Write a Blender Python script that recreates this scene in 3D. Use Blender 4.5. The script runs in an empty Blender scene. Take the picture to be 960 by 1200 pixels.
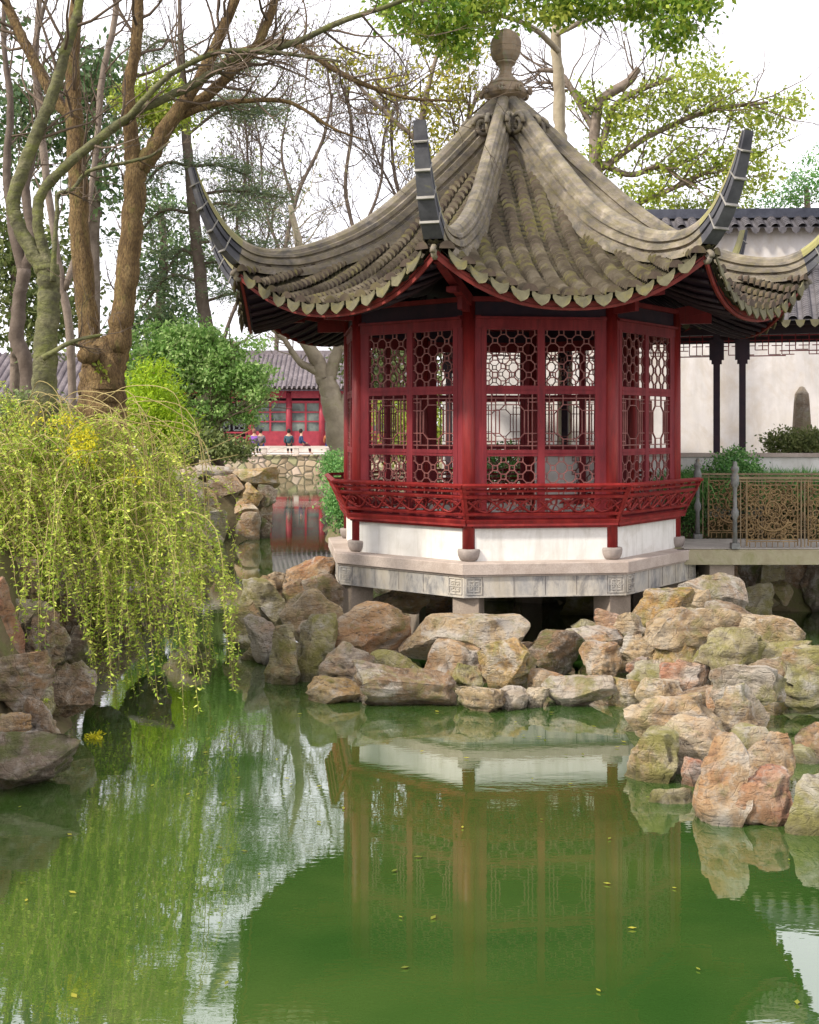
import bpy, math, random
import numpy as np
from mathutils import Vector, Matrix, noise
PI = math.pi
S = bpy.context.scene
C = S.collection
F, HV, CZ = 1354.0, 500.0, 3.0          # focal length in photo pixels, horizon row, eye height above the water

def at(u, v, Y):
    return Vector(((u - 480) * Y / F, Y, CZ + (HV - v) * Y / F))

def rnd(seed): return random.Random(seed)

# ------------------------------------------------------------------ materials
def nm(name):
    m = bpy.data.materials.new(name); m.use_nodes = True
    nt = m.node_tree; nt.nodes.clear()
    out = nt.nodes.new('ShaderNodeOutputMaterial')
    p = nt.nodes.new('ShaderNodeBsdfPrincipled')
    nt.links.new(p.outputs[0], out.inputs[0])
    return m, nt, p, out

def N(nt, typ, **kw):
    n = nt.nodes.new(typ)
    for k, v in kw.items():
        if k in n.inputs: n.inputs[k].default_value = v
        else: setattr(n, k, v)
    return n

def coords(nt, jitter=True, scale=(1, 1, 1)):
    tc = N(nt, 'ShaderNodeTexCoord')
    mp = N(nt, 'ShaderNodeMapping')
    mp.inputs['Scale'].default_value = scale
    if jitter:
        oi = N(nt, 'ShaderNodeObjectInfo')
        ml = N(nt, 'ShaderNodeMath', operation='MULTIPLY'); ml.inputs[1].default_value = 37.0
        nt.links.new(oi.outputs['Random'], ml.inputs[0])
        cb = N(nt, 'ShaderNodeCombineXYZ')
        for i in range(3): nt.links.new(ml.outputs[0], cb.inputs[i])
        nt.links.new(cb.outputs[0], mp.inputs['Location'])
    nt.links.new(tc.outputs['Object'], mp.inputs[0])
    return mp.outputs[0]

def noise_n(nt, vec, scale, detail=5, rough=.6, dist=0):
    n = N(nt, 'ShaderNodeTexNoise'); n.inputs['Scale'].default_value = scale
    n.inputs['Detail'].default_value = detail; n.inputs['Roughness'].default_value = rough
    n.inputs['Distortion'].default_value = dist
    nt.links.new(vec, n.inputs['Vector']); return n.outputs['Fac']

def ramp(nt, fac, stops):
    r = N(nt, 'ShaderNodeValToRGB'); e = r.color_ramp.elements
    while len(e) < len(stops): e.new(.5)
    for i, (p, c) in enumerate(stops):
        e[i].position = p
        e[i].color = (c[0], c[1], c[2], 1) if isinstance(c, (tuple, list)) else (c, c, c, 1)
    nt.links.new(fac, r.inputs[0]); return r.outputs[0]

def mixc(nt, fac, a, b, mode='MIX'):
    m = N(nt, 'ShaderNodeMixRGB', blend_type=mode)
    for i, x in ((0, fac), (1, a), (2, b)):
        if isinstance(x, (int, float)): m.inputs[i].default_value = x if i == 0 else (x, x, x, 1)
        elif isinstance(x, tuple): m.inputs[i].default_value = (*x, 1)
        else: nt.links.new(x, m.inputs[i])
    return m.outputs[0]

def bump(nt, p, h, strength=.4, dist=.02):
    b = N(nt, 'ShaderNodeBump'); b.inputs['Strength'].default_value = strength
    b.inputs['Distance'].default_value = dist
    nt.links.new(h, b.inputs['Height']); nt.links.new(b.outputs[0], p.inputs['Normal'])

def mat_noise(name, stops, scale=4, rough=.75, stain=None, bumps=(40, .3, .006), stretch=(1, 1, 1), fine=None, spec=.3, jitter=True, streak=None):
    m, nt, p, _ = nm(name)
    v = coords(nt, jitter, stretch)
    f = noise_n(nt, v, scale, 6, .65, .3)
    col = ramp(nt, f, stops)
    if fine:
        f2 = noise_n(nt, v, fine[0], 3, .6)
        col = mixc(nt, ramp(nt, f2, [(.35, 0), (.7, fine[1])]), col, fine[2])
    if stain:
        f3 = noise_n(nt, v, stain[0], 7, .7, .6)
        col = mixc(nt, ramp(nt, f3, [(stain[1], 0), (stain[1] + stain[2], stain[3])]), col, stain[4])
    nt.links.new(col, p.inputs['Base Color'])
    p.inputs['Roughness'].default_value = rough
    p.inputs['Specular IOR Level'].default_value = spec
    if streak:
        vs = coords(nt, jitter, (1, 1, .12)); f4 = noise_n(nt, vs, streak[0], 6, .7, .3)
        col2 = mixc(nt, ramp(nt, f4, [(.5, 0), (.68, streak[1])]), col, streak[2]); nt.links.new(col2, p.inputs['Base Color'])
    if bumps: bump(nt, p, noise_n(nt, v, bumps[0], 5, .65), bumps[1], bumps[2])
    return m

def mat_rock(name, a, b, c, moss=.35, mosscol=(.24, .22, .07), dark=(.06, .045, .035)):
    m, nt, p, _ = nm(name)
    v = coords(nt, True)
    big = noise_n(nt, v, 2.2, 6, .62, .5)
    col = ramp(nt, big, [(.3, a), (.5, b), (.68, c)])
    vs = coords(nt, True, (1.2, 1.2, 6))
    st = noise_n(nt, vs, 3.4, 8, .75, 1.6)
    pt = noise_n(nt, v, 1.5, 4, .6, 1.0)
    col = mixc(nt, ramp(nt, pt, [(.54, 0), (.64, .55)]), col, (.46, .26, .12))
    col = mixc(nt, ramp(nt, noise_n(nt, v, 1.9, 5, .65, .7), [(.54, 0), (.64, .7)]), col, (.60, .56, .50))
    col = mixc(nt, ramp(nt, st, [(.38, .7), (.47, 0)]), col, dark)
    col = mixc(nt, ramp(nt, noise_n(nt, v, 14, 5, .7), [(.5, 0), (.66, .55)]), col, (.50, .44, .37))
    geo = N(nt, 'ShaderNodeNewGeometry')
    mf = noise_n(nt, v, 3.1, 6, .7, .4)
    col = mixc(nt, ramp(nt, mf, [(.62 - moss * .35, 0), (.76 - moss * .35, .8)]), col, mosscol)
    # cracks
    vo = N(nt, 'ShaderNodeTexVoronoi', feature='DISTANCE_TO_EDGE'); vo.inputs['Scale'].default_value = 3.6
    dv = N(nt, 'ShaderNodeVectorMath', operation='ADD')
    nz = N(nt, 'ShaderNodeTexNoise'); nz.inputs['Scale'].default_value = 3
    nt.links.new(v, nz.inputs['Vector']); nt.links.new(v, dv.inputs[0]); nt.links.new(nz.outputs['Color'], dv.inputs[1])
    nt.links.new(dv.outputs[0], vo.inputs['Vector'])
    ck = ramp(nt, vo.outputs['Distance'], [(0, 0), (.06, 1)])
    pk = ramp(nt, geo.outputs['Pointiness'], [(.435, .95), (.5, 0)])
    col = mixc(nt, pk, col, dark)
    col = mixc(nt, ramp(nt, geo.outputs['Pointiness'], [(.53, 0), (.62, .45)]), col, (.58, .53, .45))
    # wet band just above the water line
    sp = N(nt, 'ShaderNodeSeparateXYZ'); nt.links.new(geo.outputs['Position'], sp.inputs[0])
    wet = ramp(nt, sp.outputs['Z'], [(.03, .6), (.13, 0)])
    col = mixc(nt, wet, col, (.045, .04, .015))
    nt.links.new(col, p.inputs['Base Color'])
    p.inputs['Roughness'].default_value = .78
    p.inputs['Specular IOR Level'].default_value = .35
    h1 = noise_n(nt, v, 9, 8, .72, .5)
    h = mixc(nt, .5, h1, st); h = mixc(nt, .12, h, ck); h = mixc(nt, .3, h, noise_n(nt, v, 28, 6, .75, .3))
    bump(nt, p, h, 1.0, .15)
    return m

def mat_leaf(name, dark, mid, light, trans=.35, scale=.8):
    m, nt, p, out = nm(name)
    geo = N(nt, 'ShaderNodeNewGeometry')
    v = coords(nt, True)
    f = noise_n(nt, v, scale, 3, .6)
    mx = N(nt, 'ShaderNodeMath', operation='MULTIPLY_ADD'); mx.inputs[1].default_value = .5; mx.inputs[2].default_value = -.02
    nt.links.new(geo.outputs['Random Per Island'], mx.inputs[0])
    ad = N(nt, 'ShaderNodeMath', operation='ADD'); nt.links.new(mx.outputs[0], ad.inputs[0])
    m2 = N(nt, 'ShaderNodeMath', operation='MULTIPLY'); m2.inputs[1].default_value = .6
    nt.links.new(f, m2.inputs[0]); nt.links.new(m2.outputs[0], ad.inputs[1])
    col = ramp(nt, ad.outputs[0], [(.2, dark), (.5, mid), (.8, light)])
    nt.links.new(col, p.inputs['Base Color']); p.inputs['Roughness'].default_value = .5
    p.inputs['Specular IOR Level'].default_value = .3
    tr = N(nt, 'ShaderNodeBsdfTranslucent'); nt.links.new(col, tr.inputs[0])
    ms = N(nt, 'ShaderNodeMixShader'); ms.inputs[0].default_value = trans
    nt.links.new(p.outputs[0], ms.inputs[1]); nt.links.new(tr.outputs[0], ms.inputs[2])
    nt.links.new(ms.outputs[0], out.inputs[0])
    return m

M = {}
M['red'] = mat_noise('red_paint', [(.3, (.12, .010, .011)), (.55, (.24, .019, .017)), (.75, (.30, .05, .038))], 3, .5,
                     stain=(6, .53, .15, .55, (.10, .02, .02)), bumps=(60, .3, .004), stretch=(2, 2, .35), spec=.3)
M['red_frame'] = mat_noise('red_frame_paint', [(.3, (.14, .012, .018)), (.7, (.25, .028, .034))], 4, .6,
                     stain=(7, .52, .15, .6, (.09, .02, .025)), bumps=(60, .3, .004), stretch=(2, 2, .35), spec=.25)
M['eave_red'] = mat_noise('eave_board_paint', [(.3, (.16, .022, .018)), (.7, (.26, .04, .032))], 3, .6, stain=(5, .55, .15, .6, (.10, .05, .04)))
M['lattice'] = mat_noise('lattice_paint', [(.3, (.15, .04, .038)), (.7, (.28, .11, .095))], 6, .5, bumps=None)
M['dark_wood'] = mat_noise('dark_wood', [(.3, (.018, .012, .022)), (.7, (.045, .022, .03))], 5, .6)
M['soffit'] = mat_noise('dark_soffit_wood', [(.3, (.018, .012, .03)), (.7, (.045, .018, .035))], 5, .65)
M['white'] = mat_noise('white_plaster', [(.25, (.56, .54, .49)), (.55, (.72, .70, .66))], 1.6, .85,
                     stain=(2.6, .52, .2, .5, (.46, .42, .35)), bumps=(30, .2, .004), fine=(9, .35, (.6, .57, .52)), streak=(7, .4, (.42, .39, .33)))
M['wall'] = mat_noise('weathered_plaster', [(.3, (.52, .48, .45)), (.5, (.72, .68, .66)), (.7, (.62, .56, .48))], .55, .9,
                     stain=(1.3, .48, .16, .6, (.55, .47, .38)), fine=(6, .35, (.55, .52, .52)), bumps=(12, .4, .01), stretch=(1, 1, .8), streak=(3.5, .4, (.50, .47, .44)))
M['slab'] = mat_noise('pinkish_granite', [(.3, (.34, .27, .22)), (.6, (.50, .42, .36))], 2.5, .8,
                     fine=(60, .5, (.26, .21, .19)), stain=(3, .62, .14, .5, (.2, .17, .14)), bumps=(50, .4, .006))
M['band'] = mat_noise('weathered_stone_band', [(.3, (.40, .35, .27)), (.5, (.46, .42, .36)), (.7, (.26, .26, .26))], 2.2, .85,
                     stain=(3.0, .50, .14, .75, (.13, .13, .14)), bumps=(40, .5, .008), stretch=(1.6, 1.6, .7), streak=(9, .5, (.2, .19, .18)))
M['pier'] = mat_noise('pier_granite', [(.3, (.24, .19, .15)), (.7, (.40, .33, .26))], 3, .85, fine=(50, .5, (.2, .15, .12)))
M['drum'] = mat_noise('drum_stone', [(.3, (.20, .17, .15)), (.7, (.33, .28, .25))], 8, .8)
M['floor'] = mat_noise('stone_paving', [(.3, (.32, .29, .25)), (.7, (.5, .46, .41))], 3, .85)
M['tile'] = mat_noise('old_clay_tile', [(.30, (.042, .030, .022)), (.5, (.070, .050, .035)), (.7, (.115, .088, .058))], 1.6, .85,
                     stain=(2.1, .50, .16, .5, (.16, .145, .04)), fine=(16, .5, (.10, .07, .055)), bumps=(45, .5, .006))
M['tile_valley'] = mat_noise('valley_tile', [(.28, (.022, .018, .011)), (.6, (.06, .05, .028))], 3, .9,
                     stain=(3, .50, .14, .5, (.13, .125, .04)), fine=(30, .6, (.05, .045, .03)), bumps=(45, .6, .01))
M['tile_edge'] = mat_noise('tile_edge', [(.30, (.07, .053, .036)), (.5, (.12, .097, .064)), (.70, (.225, .19, .135))], 3, .85, stain=(2.6, .52, .12, .6, (.24, .22, .06)), bumps=None)
M['tile_gap_shade'] = mat_noise('tile_joint_shade', [(.3, (.022, .018, .014)), (.7, (.05, .042, .03))], 6, .95, bumps=None)  # shadow gap below each tile lip, put into the colour
M['drip'] = mat_noise('drip_tile', [(.3, (.085, .075, .048)), (.7, (.17, .155, .09))], 5, .85, stain=(4, .5, .15, .5, (.22, .19, .05)))
M['ridge'] = mat_noise('ridge_plaster', [(.3, (.11, .095, .08)), (.5, (.225, .19, .155)), (.7, (.38, .33, .27))], 2.6, .85,
                     stain=(3.4, .46, .22, .7, (.07, .072, .078)), fine=(9, .6, (.22, .19, .08)), bumps=(30, .5, .01), stretch=(1, 1, 1.6))
M['horn'] = mat_noise('horn_plaster', [(.3, (.045, .045, .055)), (.6, (.10, .10, .11)), (.8, (.2, .19, .17))], 3, .8, stain=(3, .6, .1, .6, (.25, .25, .05)))
M['horn_cap'] = mat_noise('horn_cap_moss', [(.3, (.22, .20, .14)), (.6, (.30, .28, .11)), (.8, (.38, .35, .27))], 3, .85)
M['joint'] = mat_noise('pale_mortar', [(.3, (.20, .19, .17)), (.7, (.36, .34, .31))], 5, .85)
M['finial'] = mat_noise('finial_clay', [(.3, (.12, .10, .095)), (.5, (.25, .185, .12)), (.72, (.23, .21, .185))], 5, .75,
                     stain=(5, .58, .12, .6, (.2, .24, .08)), bumps=(30, .4, .01))
M['bronze'] = mat_noise('bronze_paint', [(.3, (.13, .08, .035)), (.7, (.27, .175, .075))], 6, .5, stain=(8, .6, .1, .5, (.14, .12, .06)))
M['bronze_dark'] = mat_noise('brown_bronze', [(.3, (.14, .10, .06)), (.7, (.28, .20, .11))], 6, .55)
M['iron'] = mat_noise('grey_iron', [(.3, (.12, .12, .115)), (.7, (.25, .25, .23))], 8, .6, stain=(9, .55, .1, .6, (.25, .18, .08)))
M['bridge'] = mat_noise('mossy_bridge_stone', [(.3, (.26, .22, .13)), (.7, (.42, .38, .26))], 3, .85, stain=(3, .5, .15, .6, (.18, .18, .05)))
M['grey_tile'] = mat_noise('grey_roof_tile', [(.3, (.06, .056, .062)), (.7, (.17, .155, .16))], 4, .85, stain=(5, .6, .1, .5, (.36, .33, .30)))
M['grey_tile_far'] = mat_noise('far_grey_roof_tile', [(.3, (.13, .11, .12)), (.7, (.30, .26, .27))], 1, .85, fine=(5, .6, (.10, .085, .09)))
M['blue_cap'] = mat_noise('slate_coping', [(.3, (.035, .038, .055)), (.7, (.08, .085, .11))], 5, .7)
M['hall_red'] = mat_noise('hall_red_paint', [(.3, (.20, .02, .035)), (.7, (.32, .04, .055))], 3, .5)
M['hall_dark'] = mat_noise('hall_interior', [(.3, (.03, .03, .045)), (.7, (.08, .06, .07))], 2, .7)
M['hall_glass'] = mat_noise('hall_window_glass', [(.3, (.03, .04, .045)), (.7, (.20, .23, .20))], .8, .15, bumps=None, spec=.6)
M['hall_white'] = mat_noise('hall_fretwork', [(.3, (.5, .6, .56)), (.7, (.72, .78, .75))], 3, .6)
M['paving'] = mat_noise('pale_paving', [(.3, (.55, .5, .48)), (.7, (.72, .68, .66))], .6, .85, jitter=False)
M['bench_stone'] = mat_noise('bench_stone', [(.3, (.42, .36, .32)), (.7, (.6, .54, .48))], 2, .85)
M['trunk_brown'] = mat_noise('brown_bark', [(.3, (.11, .065, .03)), (.5, (.24, .155, .065)), (.7, (.36, .25, .11))], 5, .9,
                     stain=(3, .55, .15, .5, (.17, .18, .04)), fine=(30, .85, (.055, .034, .02)), bumps=(24, 1.0, .05), stretch=(2.2, 2.2, .7))
M['trunk_green'] = mat_noise('green_bark', [(.3, (.065, .06, .035)), (.5, (.13, .13, .055)), (.7, (.24, .22, .13))], 4, .85,
                     stain=(3, .5, .15, .6, (.15, .17, .03)), fine=(18, .7, (.05, .045, .03)), bumps=(16, .9, .03), stretch=(1, 1, 1.4))
M['bark_grey'] = mat_noise('grey_bark', [(.3, (.12, .09, .07)), (.7, (.26, .21, .17))], 4, .9, bumps=(20, .6, .02))
M['bark_pale'] = mat_noise('pale_bark', [(.3, (.22, .18, .13)), (.7, (.42, .36, .26))], 2, .9, stain=(2, .55, .15, .6, (.22, .22, .08)), bumps=(10, .5, .03))
M['bark_purple'] = mat_noise('purplish_bark', [(.3, (.075, .055, .042)), (.7, (.16, .125, .10))], 4, .9, bumps=(20, .6, .02))
M['twig'] = mat_noise('twig_bark', [(.3, (.075, .055, .04)), (.7, (.17, .125, .09))], 4, .9, bumps=None)
M['cane'] = mat_noise('cane_bark', [(.3, (.22, .17, .06)), (.7, (.42, .34, .15))], 2, .8, bumps=None)
M['leaf_bush'] = mat_leaf('bush_leaf', (.14, .26, .02), (.36, .48, .05), (.66, .70, .13), .35, 1.4)
M['leaf_yellow'] = mat_leaf('yellow_leaf', (.45, .42, .02), (.66, .60, .03), (.8, .74, .06), .4, 1.4)
M['leaf_spring'] = mat_leaf('spring_leaf', (.13, .20, .025), (.30, .38, .05), (.50, .54, .10), .4, .5)
M['leaf_olive'] = mat_leaf('olive_leaf', (.12, .14, .02), (.30, .30, .04), (.52, .45, .06), .4, .5)
M['leaf_green'] = mat_leaf('green_leaf', (.05, .12, .012), (.17, .30, .03), (.42, .50, .07), .4, .9)
M['leaf_shrub'] = mat_leaf('shrub_leaf', (.08, .20, .03), (.26, .44, .11), (.50, .64, .26), .4, .9)
M['leaf_bamboo'] = mat_leaf('bamboo_leaf', (.16, .30, .01), (.34, .50, .02), (.50, .62, .05), .4, .9)
M['leaf_dark'] = mat_leaf('evergreen_leaf', (.045, .10, .04), (.12, .21, .08), (.26, .35, .15), .25, .4)
M['leaf_conifer'] = mat_leaf('needle', (.05, .09, .05), (.12, .17, .08), (.22, .26, .12), .25, .5)
M['leaf_hedge'] = mat_leaf('hedge_leaf', (.05, .15, .04), (.13, .32, .08), (.30, .50, .16), .35, 1.2)
M['leaf_shade2'] = mat_leaf('inner_leaf_shaded', (.12, .18, .02), (.30, .38, .05), (.50, .54, .10), .35, 1.2)  # darker inner leaves: shade inside the weeping shrub put into the colour
M['leaf_shade'] = mat_leaf('dull_leaf', (.07, .11, .03), (.17, .22, .07), (.32, .35, .14), .3, .35)
ROCK = {
 'pale': mat_rock('pale_rock', (.30, .19, .10), (.54, .40, .235), (.64, .54, .40), .3),
 'ochre': mat_rock('ochre_rock', (.36, .19, .06), (.50, .33, .14), (.55, .45, .30), .35, (.24, .22, .03)),
 'orange': mat_rock('orange_rock', (.42, .19, .08), (.50, .32, .17), (.56, .47, .35), .2),
 'red': mat_rock('red_rock', (.38, .13, .07), (.48, .25, .15), (.54, .40, .29), .12),
 'grey': mat_rock('grey_rock', (.24, .18, .13), (.44, .36, .27), (.58, .52, .44), .3),
 'mossy': mat_rock('mossy_rock', (.24, .19, .10), (.42, .36, .20), (.50, .45, .33), .5, (.27, .25, .06)),
 'brown': mat_rock('brown_rock', (.18, .105, .055), (.31, .21, .125), (.42, .34, .25), .3),
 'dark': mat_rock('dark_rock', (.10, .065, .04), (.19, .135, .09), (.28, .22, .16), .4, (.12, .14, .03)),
}

# ------------------------------------------------------------------ mesh helpers
class MB:
    def __init__(s): s.v = []; s.f = []; s.m = []; s.sm = []
    def add(s, vs, fs, mi=0, smooth=False):
        o = len(s.v); s.v.extend([tuple(x) for x in vs])
        for f in fs: s.f.append(tuple(i + o for i in f)); s.m.append(mi); s.sm.append(smooth)
    def box(s, c, d, mi=0, rz=0):
        cx, cy, cz = c; x, y, z = d[0] / 2, d[1] / 2, d[2] / 2
        ca, sa = math.cos(rz), math.sin(rz); vs = []
        for dz in (-z, z):
            for dx, dy in ((-x, -y), (x, -y), (x, y), (-x, y)):
                vs.append((cx + dx * ca - dy * sa, cy + dx * sa + dy * ca, cz + dz))
        s.add(vs, [(3, 2, 1, 0), (4, 5, 6, 7), (0, 1, 5, 4), (1, 2, 6, 5), (2, 3, 7, 6), (3, 0, 4, 7)], mi)
    def bar(s, a, b, w, h=None, mi=0, up=(0, 0, 1)):
        a = Vector(a); b = Vector(b); d = b - a
        if d.length < 1e-6: return
        d.normalize(); up = Vector(up)
        if abs(d.dot(up)) > .98: up = Vector((0, 1, 0)) if abs(d.y) < .9 else Vector((1, 0, 0))
        sx = d.cross(up).normalized(); uz = sx.cross(d).normalized(); h = h or w
        sx = sx * w / 2; uz = uz * h / 2
        vs = [a - sx - uz, a + sx - uz, a + sx + uz, a - sx + uz, b - sx - uz, b + sx - uz, b + sx + uz, b - sx + uz]
        s.add(vs, [(3, 2, 1, 0), (4, 5, 6, 7), (0, 1, 5, 4), (1, 2, 6, 5), (2, 3, 7, 6), (3, 0, 4, 7)], mi)
    def tube(s, pts, rad, n=6, mi=0, cap=True, smooth=True):
        pts = [Vector(p) for p in pts]; k = len(pts)
        if k < 2: return
        vs = []; prev = None
        for i in range(k):
            d = (pts[min(i + 1, k - 1)] - pts[max(i - 1, 0)])
            if d.length < 1e-9: d = Vector((0, 0, 1))
            d.normalize()
            if prev is None:
                a = Vector((1, 0, 0)) if abs(d.x) < .8 else Vector((0, 1, 0))
                prev = (a - d * a.dot(d)).normalized()
            else:
                prev = prev - d * prev.dot(d)
                prev = prev.normalized() if prev.length > 1e-6 else d.orthogonal().normalized()
            q = d.cross(prev); r = rad[i] if hasattr(rad, '__len__') else rad
            for j in range(n):
                t = 2 * PI * j / n
                vs.append(pts[i] + prev * (r * math.cos(t)) + q * (r * math.sin(t)))
        fs = [(i * n + j, i * n + (j + 1) % n, (i + 1) * n + (j + 1) % n, (i + 1) * n + j) for i in range(k - 1) for j in range(n)]
        if cap: fs += [tuple(range(n - 1, -1, -1)), tuple((k - 1) * n + j for j in range(n))]
        s.add(vs, fs, mi, smooth)
    def lathe(s, prof, n=16, c=(0, 0, 0), mi=0, smooth=True, ph=0):
        vs = []
        for r, z in prof:
            for j in range(n):
                t = 2 * PI * j / n + ph; vs.append((c[0] + r * math.cos(t), c[1] + r * math.sin(t), c[2] + z))
        k = len(prof)
        fs = [(i * n + j, i * n + (j + 1) % n, (i + 1) * n + (j + 1) % n, (i + 1) * n + j) for i in range(k - 1) for j in range(n)]
        fs += [tuple(range(n - 1, -1, -1)), tuple((k - 1) * n + j for j in range(n))]
        s.add(vs, fs, mi, smooth)
    def grid(s, rows, mi=0, smooth=True, close=False):
        k = len(rows); n = len(rows[0]); vs = [p for r in rows for p in r]
        fs = []
        for i in range(k - 1):
            for j in range(n if close else n - 1):
                j2 = (j + 1) % n
                fs.append((i * n + j, i * n + j2, (i + 1) * n + j2, (i + 1) * n + j))
        s.add(vs, fs, mi, smooth)
    def data(s, name, mats):
        me = bpy.data.meshes.new(name); me.from_pydata(s.v, [], s.f)
        for m in (mats if isinstance(mats, (list, tuple)) else [mats]): me.materials.append(m)
        me.polygons.foreach_set('material_index', s.m); me.polygons.foreach_set('use_smooth', s.sm)
        me.update(); return me
    def build(s, name, mats, parent=None, loc=(0, 0, 0), rz=0):
        return link(name, s.data(name, mats), parent, loc, rz)

def link(name, me, parent=None, loc=(0, 0, 0), rz=0):
    o = bpy.data.objects.new(name, me); C.objects.link(o)
    o.location = loc; o.rotation_euler = (0, 0, rz)
    if parent: o.parent = parent
    return o

def empty(name, label, cat, loc=(0, 0, 0), rz=0, group=None):
    o = bpy.data.objects.new(name, None); C.objects.link(o); o.empty_display_size = .3
    o.location = loc; o.rotation_euler = (0, 0, rz); o['label'] = label; o['category'] = cat
    if group: o['group'] = group
    return o

def tag(o, label=None, cat=None, group=None, kind=None):
    if label: o['label'] = label
    if cat: o['category'] = cat
    if group: o['group'] = group
    if kind: o['kind'] = kind
    return o

def quads_mesh(name, V, mat, parent=None, loc=(0, 0, 0), k=4):
    """V: (n*k,3) array, one k-gon per leaf"""
    n = len(V) // k
    me = bpy.data.meshes.new(name); me.vertices.add(n * k); me.vertices.foreach_set('co', V.astype(np.float32).ravel())
    me.loops.add(n * k); me.loops.foreach_set('vertex_index', np.arange(n * k, dtype=np.int32))
    me.polygons.add(n); me.polygons.foreach_set('loop_start', np.arange(0, n * k, k, dtype=np.int32))
    me.update(calc_edges=True); me.validate()
    me.materials.append(mat)
    return link(name, me, parent, loc)

def leaf_verts(P, size, rng, aspect=.5, flat=0.0, droop=0.0, dirs=None):
    P = np.asarray(P, float); n = len(P)
    if n == 0: return np.zeros((0, 3))
    if dirs is None:
        d = rng.normal(size=(n, 3)); d[:, 2] *= (1 - flat); d[:, 2] -= droop
    else: d = dirs + rng.normal(size=(n, 3)) * .35
    d /= np.linalg.norm(d, axis=1)[:, None] + 1e-9
    w = rng.normal(size=(n, 3)); w -= (w * d).sum(1)[:, None] * d
    if flat > 0:
        up = np.tile([0, 0, 1.0], (n, 1)); w2 = np.cross(up, d); w2 /= np.linalg.norm(w2, axis=1)[:, None] + 1e-6
        w = w * (1 - flat) + w2 * flat * 1.5
    w /= np.linalg.norm(w, axis=1)[:, None] + 1e-9
    L = size * (.65 + .7 * rng.random((n, 1))); W = L * aspect
    V = np.empty((n, 4, 3)); V[:, 0] = P; V[:, 1] = P + d * L * .5 + w * W * .5
    V[:, 2] = P + d * L; V[:, 3] = P + d * L * .5 - w * W * .5
    return V.reshape(-1, 3)

def catmull(pts, per=6):
    pts = [np.array(p, float) for p in pts]
    P = [2 * pts[0] - pts[1]] + pts + [2 * pts[-1] - pts[-2]]; out = []
    for i in range(1, len(P) - 2):
        for j in range(per):
            t = j / per; a, b, c, d = P[i - 1], P[i], P[i + 1], P[i + 2]
            out.append(.5 * (2 * b + (c - a) * t + (2 * a - 5 * b + 4 * c - d) * t * t + (3 * b - a - 3 * c + d) * t ** 3))
    out.append(pts[-1]); return out

def interp(x, tab):
    return float(np.interp(x, [t[0] for t in tab], [t[1] for t in tab]))

# ------------------------------------------------------------------ ground, water, sky
POND = [(-3.7, 2.2), (-3.6, 6), (-3.5, 9.4), (-3.4, 11.5), (-3.9, 14), (-4.7, 17), (-5.0, 22), (-5.3, 28), (-5.8, 31.6), (-4.0, 32.2), (-4.2, 35),
        (-8.5, 40), (-13, 52), (-15, 71), (10, 71), (2, 60), (-3.4, 46), (-2.7, 36), (-1.9, 28), (.6, 23), (3.4, 19.6), (6, 18.8), (16, 18.6), (17, 8), (13, 2.2)]
def pond_sd(X, Y):
    P = np.array(POND); n = len(P); d = np.full(X.shape, 1e9); ins = np.zeros(X.shape, bool)
    for i in range(n):
        a = P[i]; b = P[(i + 1) % n]; e = b - a
        t = np.clip(((X - a[0]) * e[0] + (Y - a[1]) * e[1]) / (e @ e), 0, 1)
        d = np.minimum(d, np.hypot(X - a[0] - t * e[0], Y - a[1] - t * e[1]))
        c = ((a[1] > Y) != (b[1] > Y)) & (X < (b[0] - a[0]) * (Y - a[1]) / (b[1] - a[1] + 1e-12) + a[0]); ins ^= c
    return np.where(ins, -d, d)
def sst(x): x = np.clip(x, 0, 1); return x * x * (3 - 2 * x)
def ground_h(X, Y):
    sd = pond_sd(X, Y)
    h = np.full(X.shape, 1.2)
    h = h + .75 * sst((-X - 3.2) / 1.5) * sst((34 - Y) / 6) * sst((Y - 4) / 4)
    h = h + .6 * sst((X - 2) / 2) * sst((Y - 19.3) / 1.2) * sst((60 - Y) / 20)
    out = -.02 + (h + .02) * sst(sd / .7 + .05) + .12 * np.sin(X * .7 + 1.3) * np.cos(Y * .5) * sst(sd / 3) * (Y < 60)
    inn = -1.1 * sst(-sd / 1.2) - .03
    return np.where(sd > 0, out, inn)
def axis(lo, hi, step, far, grow):
    a = list(np.arange(lo, hi + 1e-6, step)); s = step
    while a[-1] < far: s *= grow; a.append(a[-1] + s)
    s = step
    while a[0] > -far: s *= grow; a.insert(0, a[0] - s)
    return np.array(a)
xs = axis(-17, 17, .3, 900, 1.3); ys = axis(0, 74, .35, 1500, 1.3)
GX, GY = np.meshgrid(xs, ys); GZ = ground_h(GX, GY)
ny, nx = GX.shape
me = bpy.data.meshes.new('ground'); me.vertices.add(nx * ny)
me.vertices.foreach_set('co', np.stack([GX, GY, GZ], -1).astype(np.float32).ravel())
ii, jj = np.meshgrid(np.arange(ny - 1), np.arange(nx - 1), indexing='ij')
q = np.stack([ii * nx + jj, ii * nx + jj + 1, (ii + 1) * nx + jj + 1, (ii + 1) * nx + jj], -1).reshape(-1, 4).astype(np.int32)
me.loops.add(q.size); me.loops.foreach_set('vertex_index', q.ravel())
me.polygons.add(len(q)); me.polygons.foreach_set('loop_start', np.arange(0, q.size, 4, dtype=np.int32))
me.polygons.foreach_set('use_smooth', np.ones(len(q), bool)); me.update(calc_edges=True)
me.materials.append(mat_noise('earth', [(.3, (.07, .055, .03)), (.5, (.15, .12, .065)), (.7, (.12, .14, .04))], 1.3, .95, bumps=(12, .8, .04), jitter=False))
tag(link('ground', me), kind='structure')
def gz(x, y): return float(ground_h(np.array([[x]], float), np.array([[y]], float))[0, 0])

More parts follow.
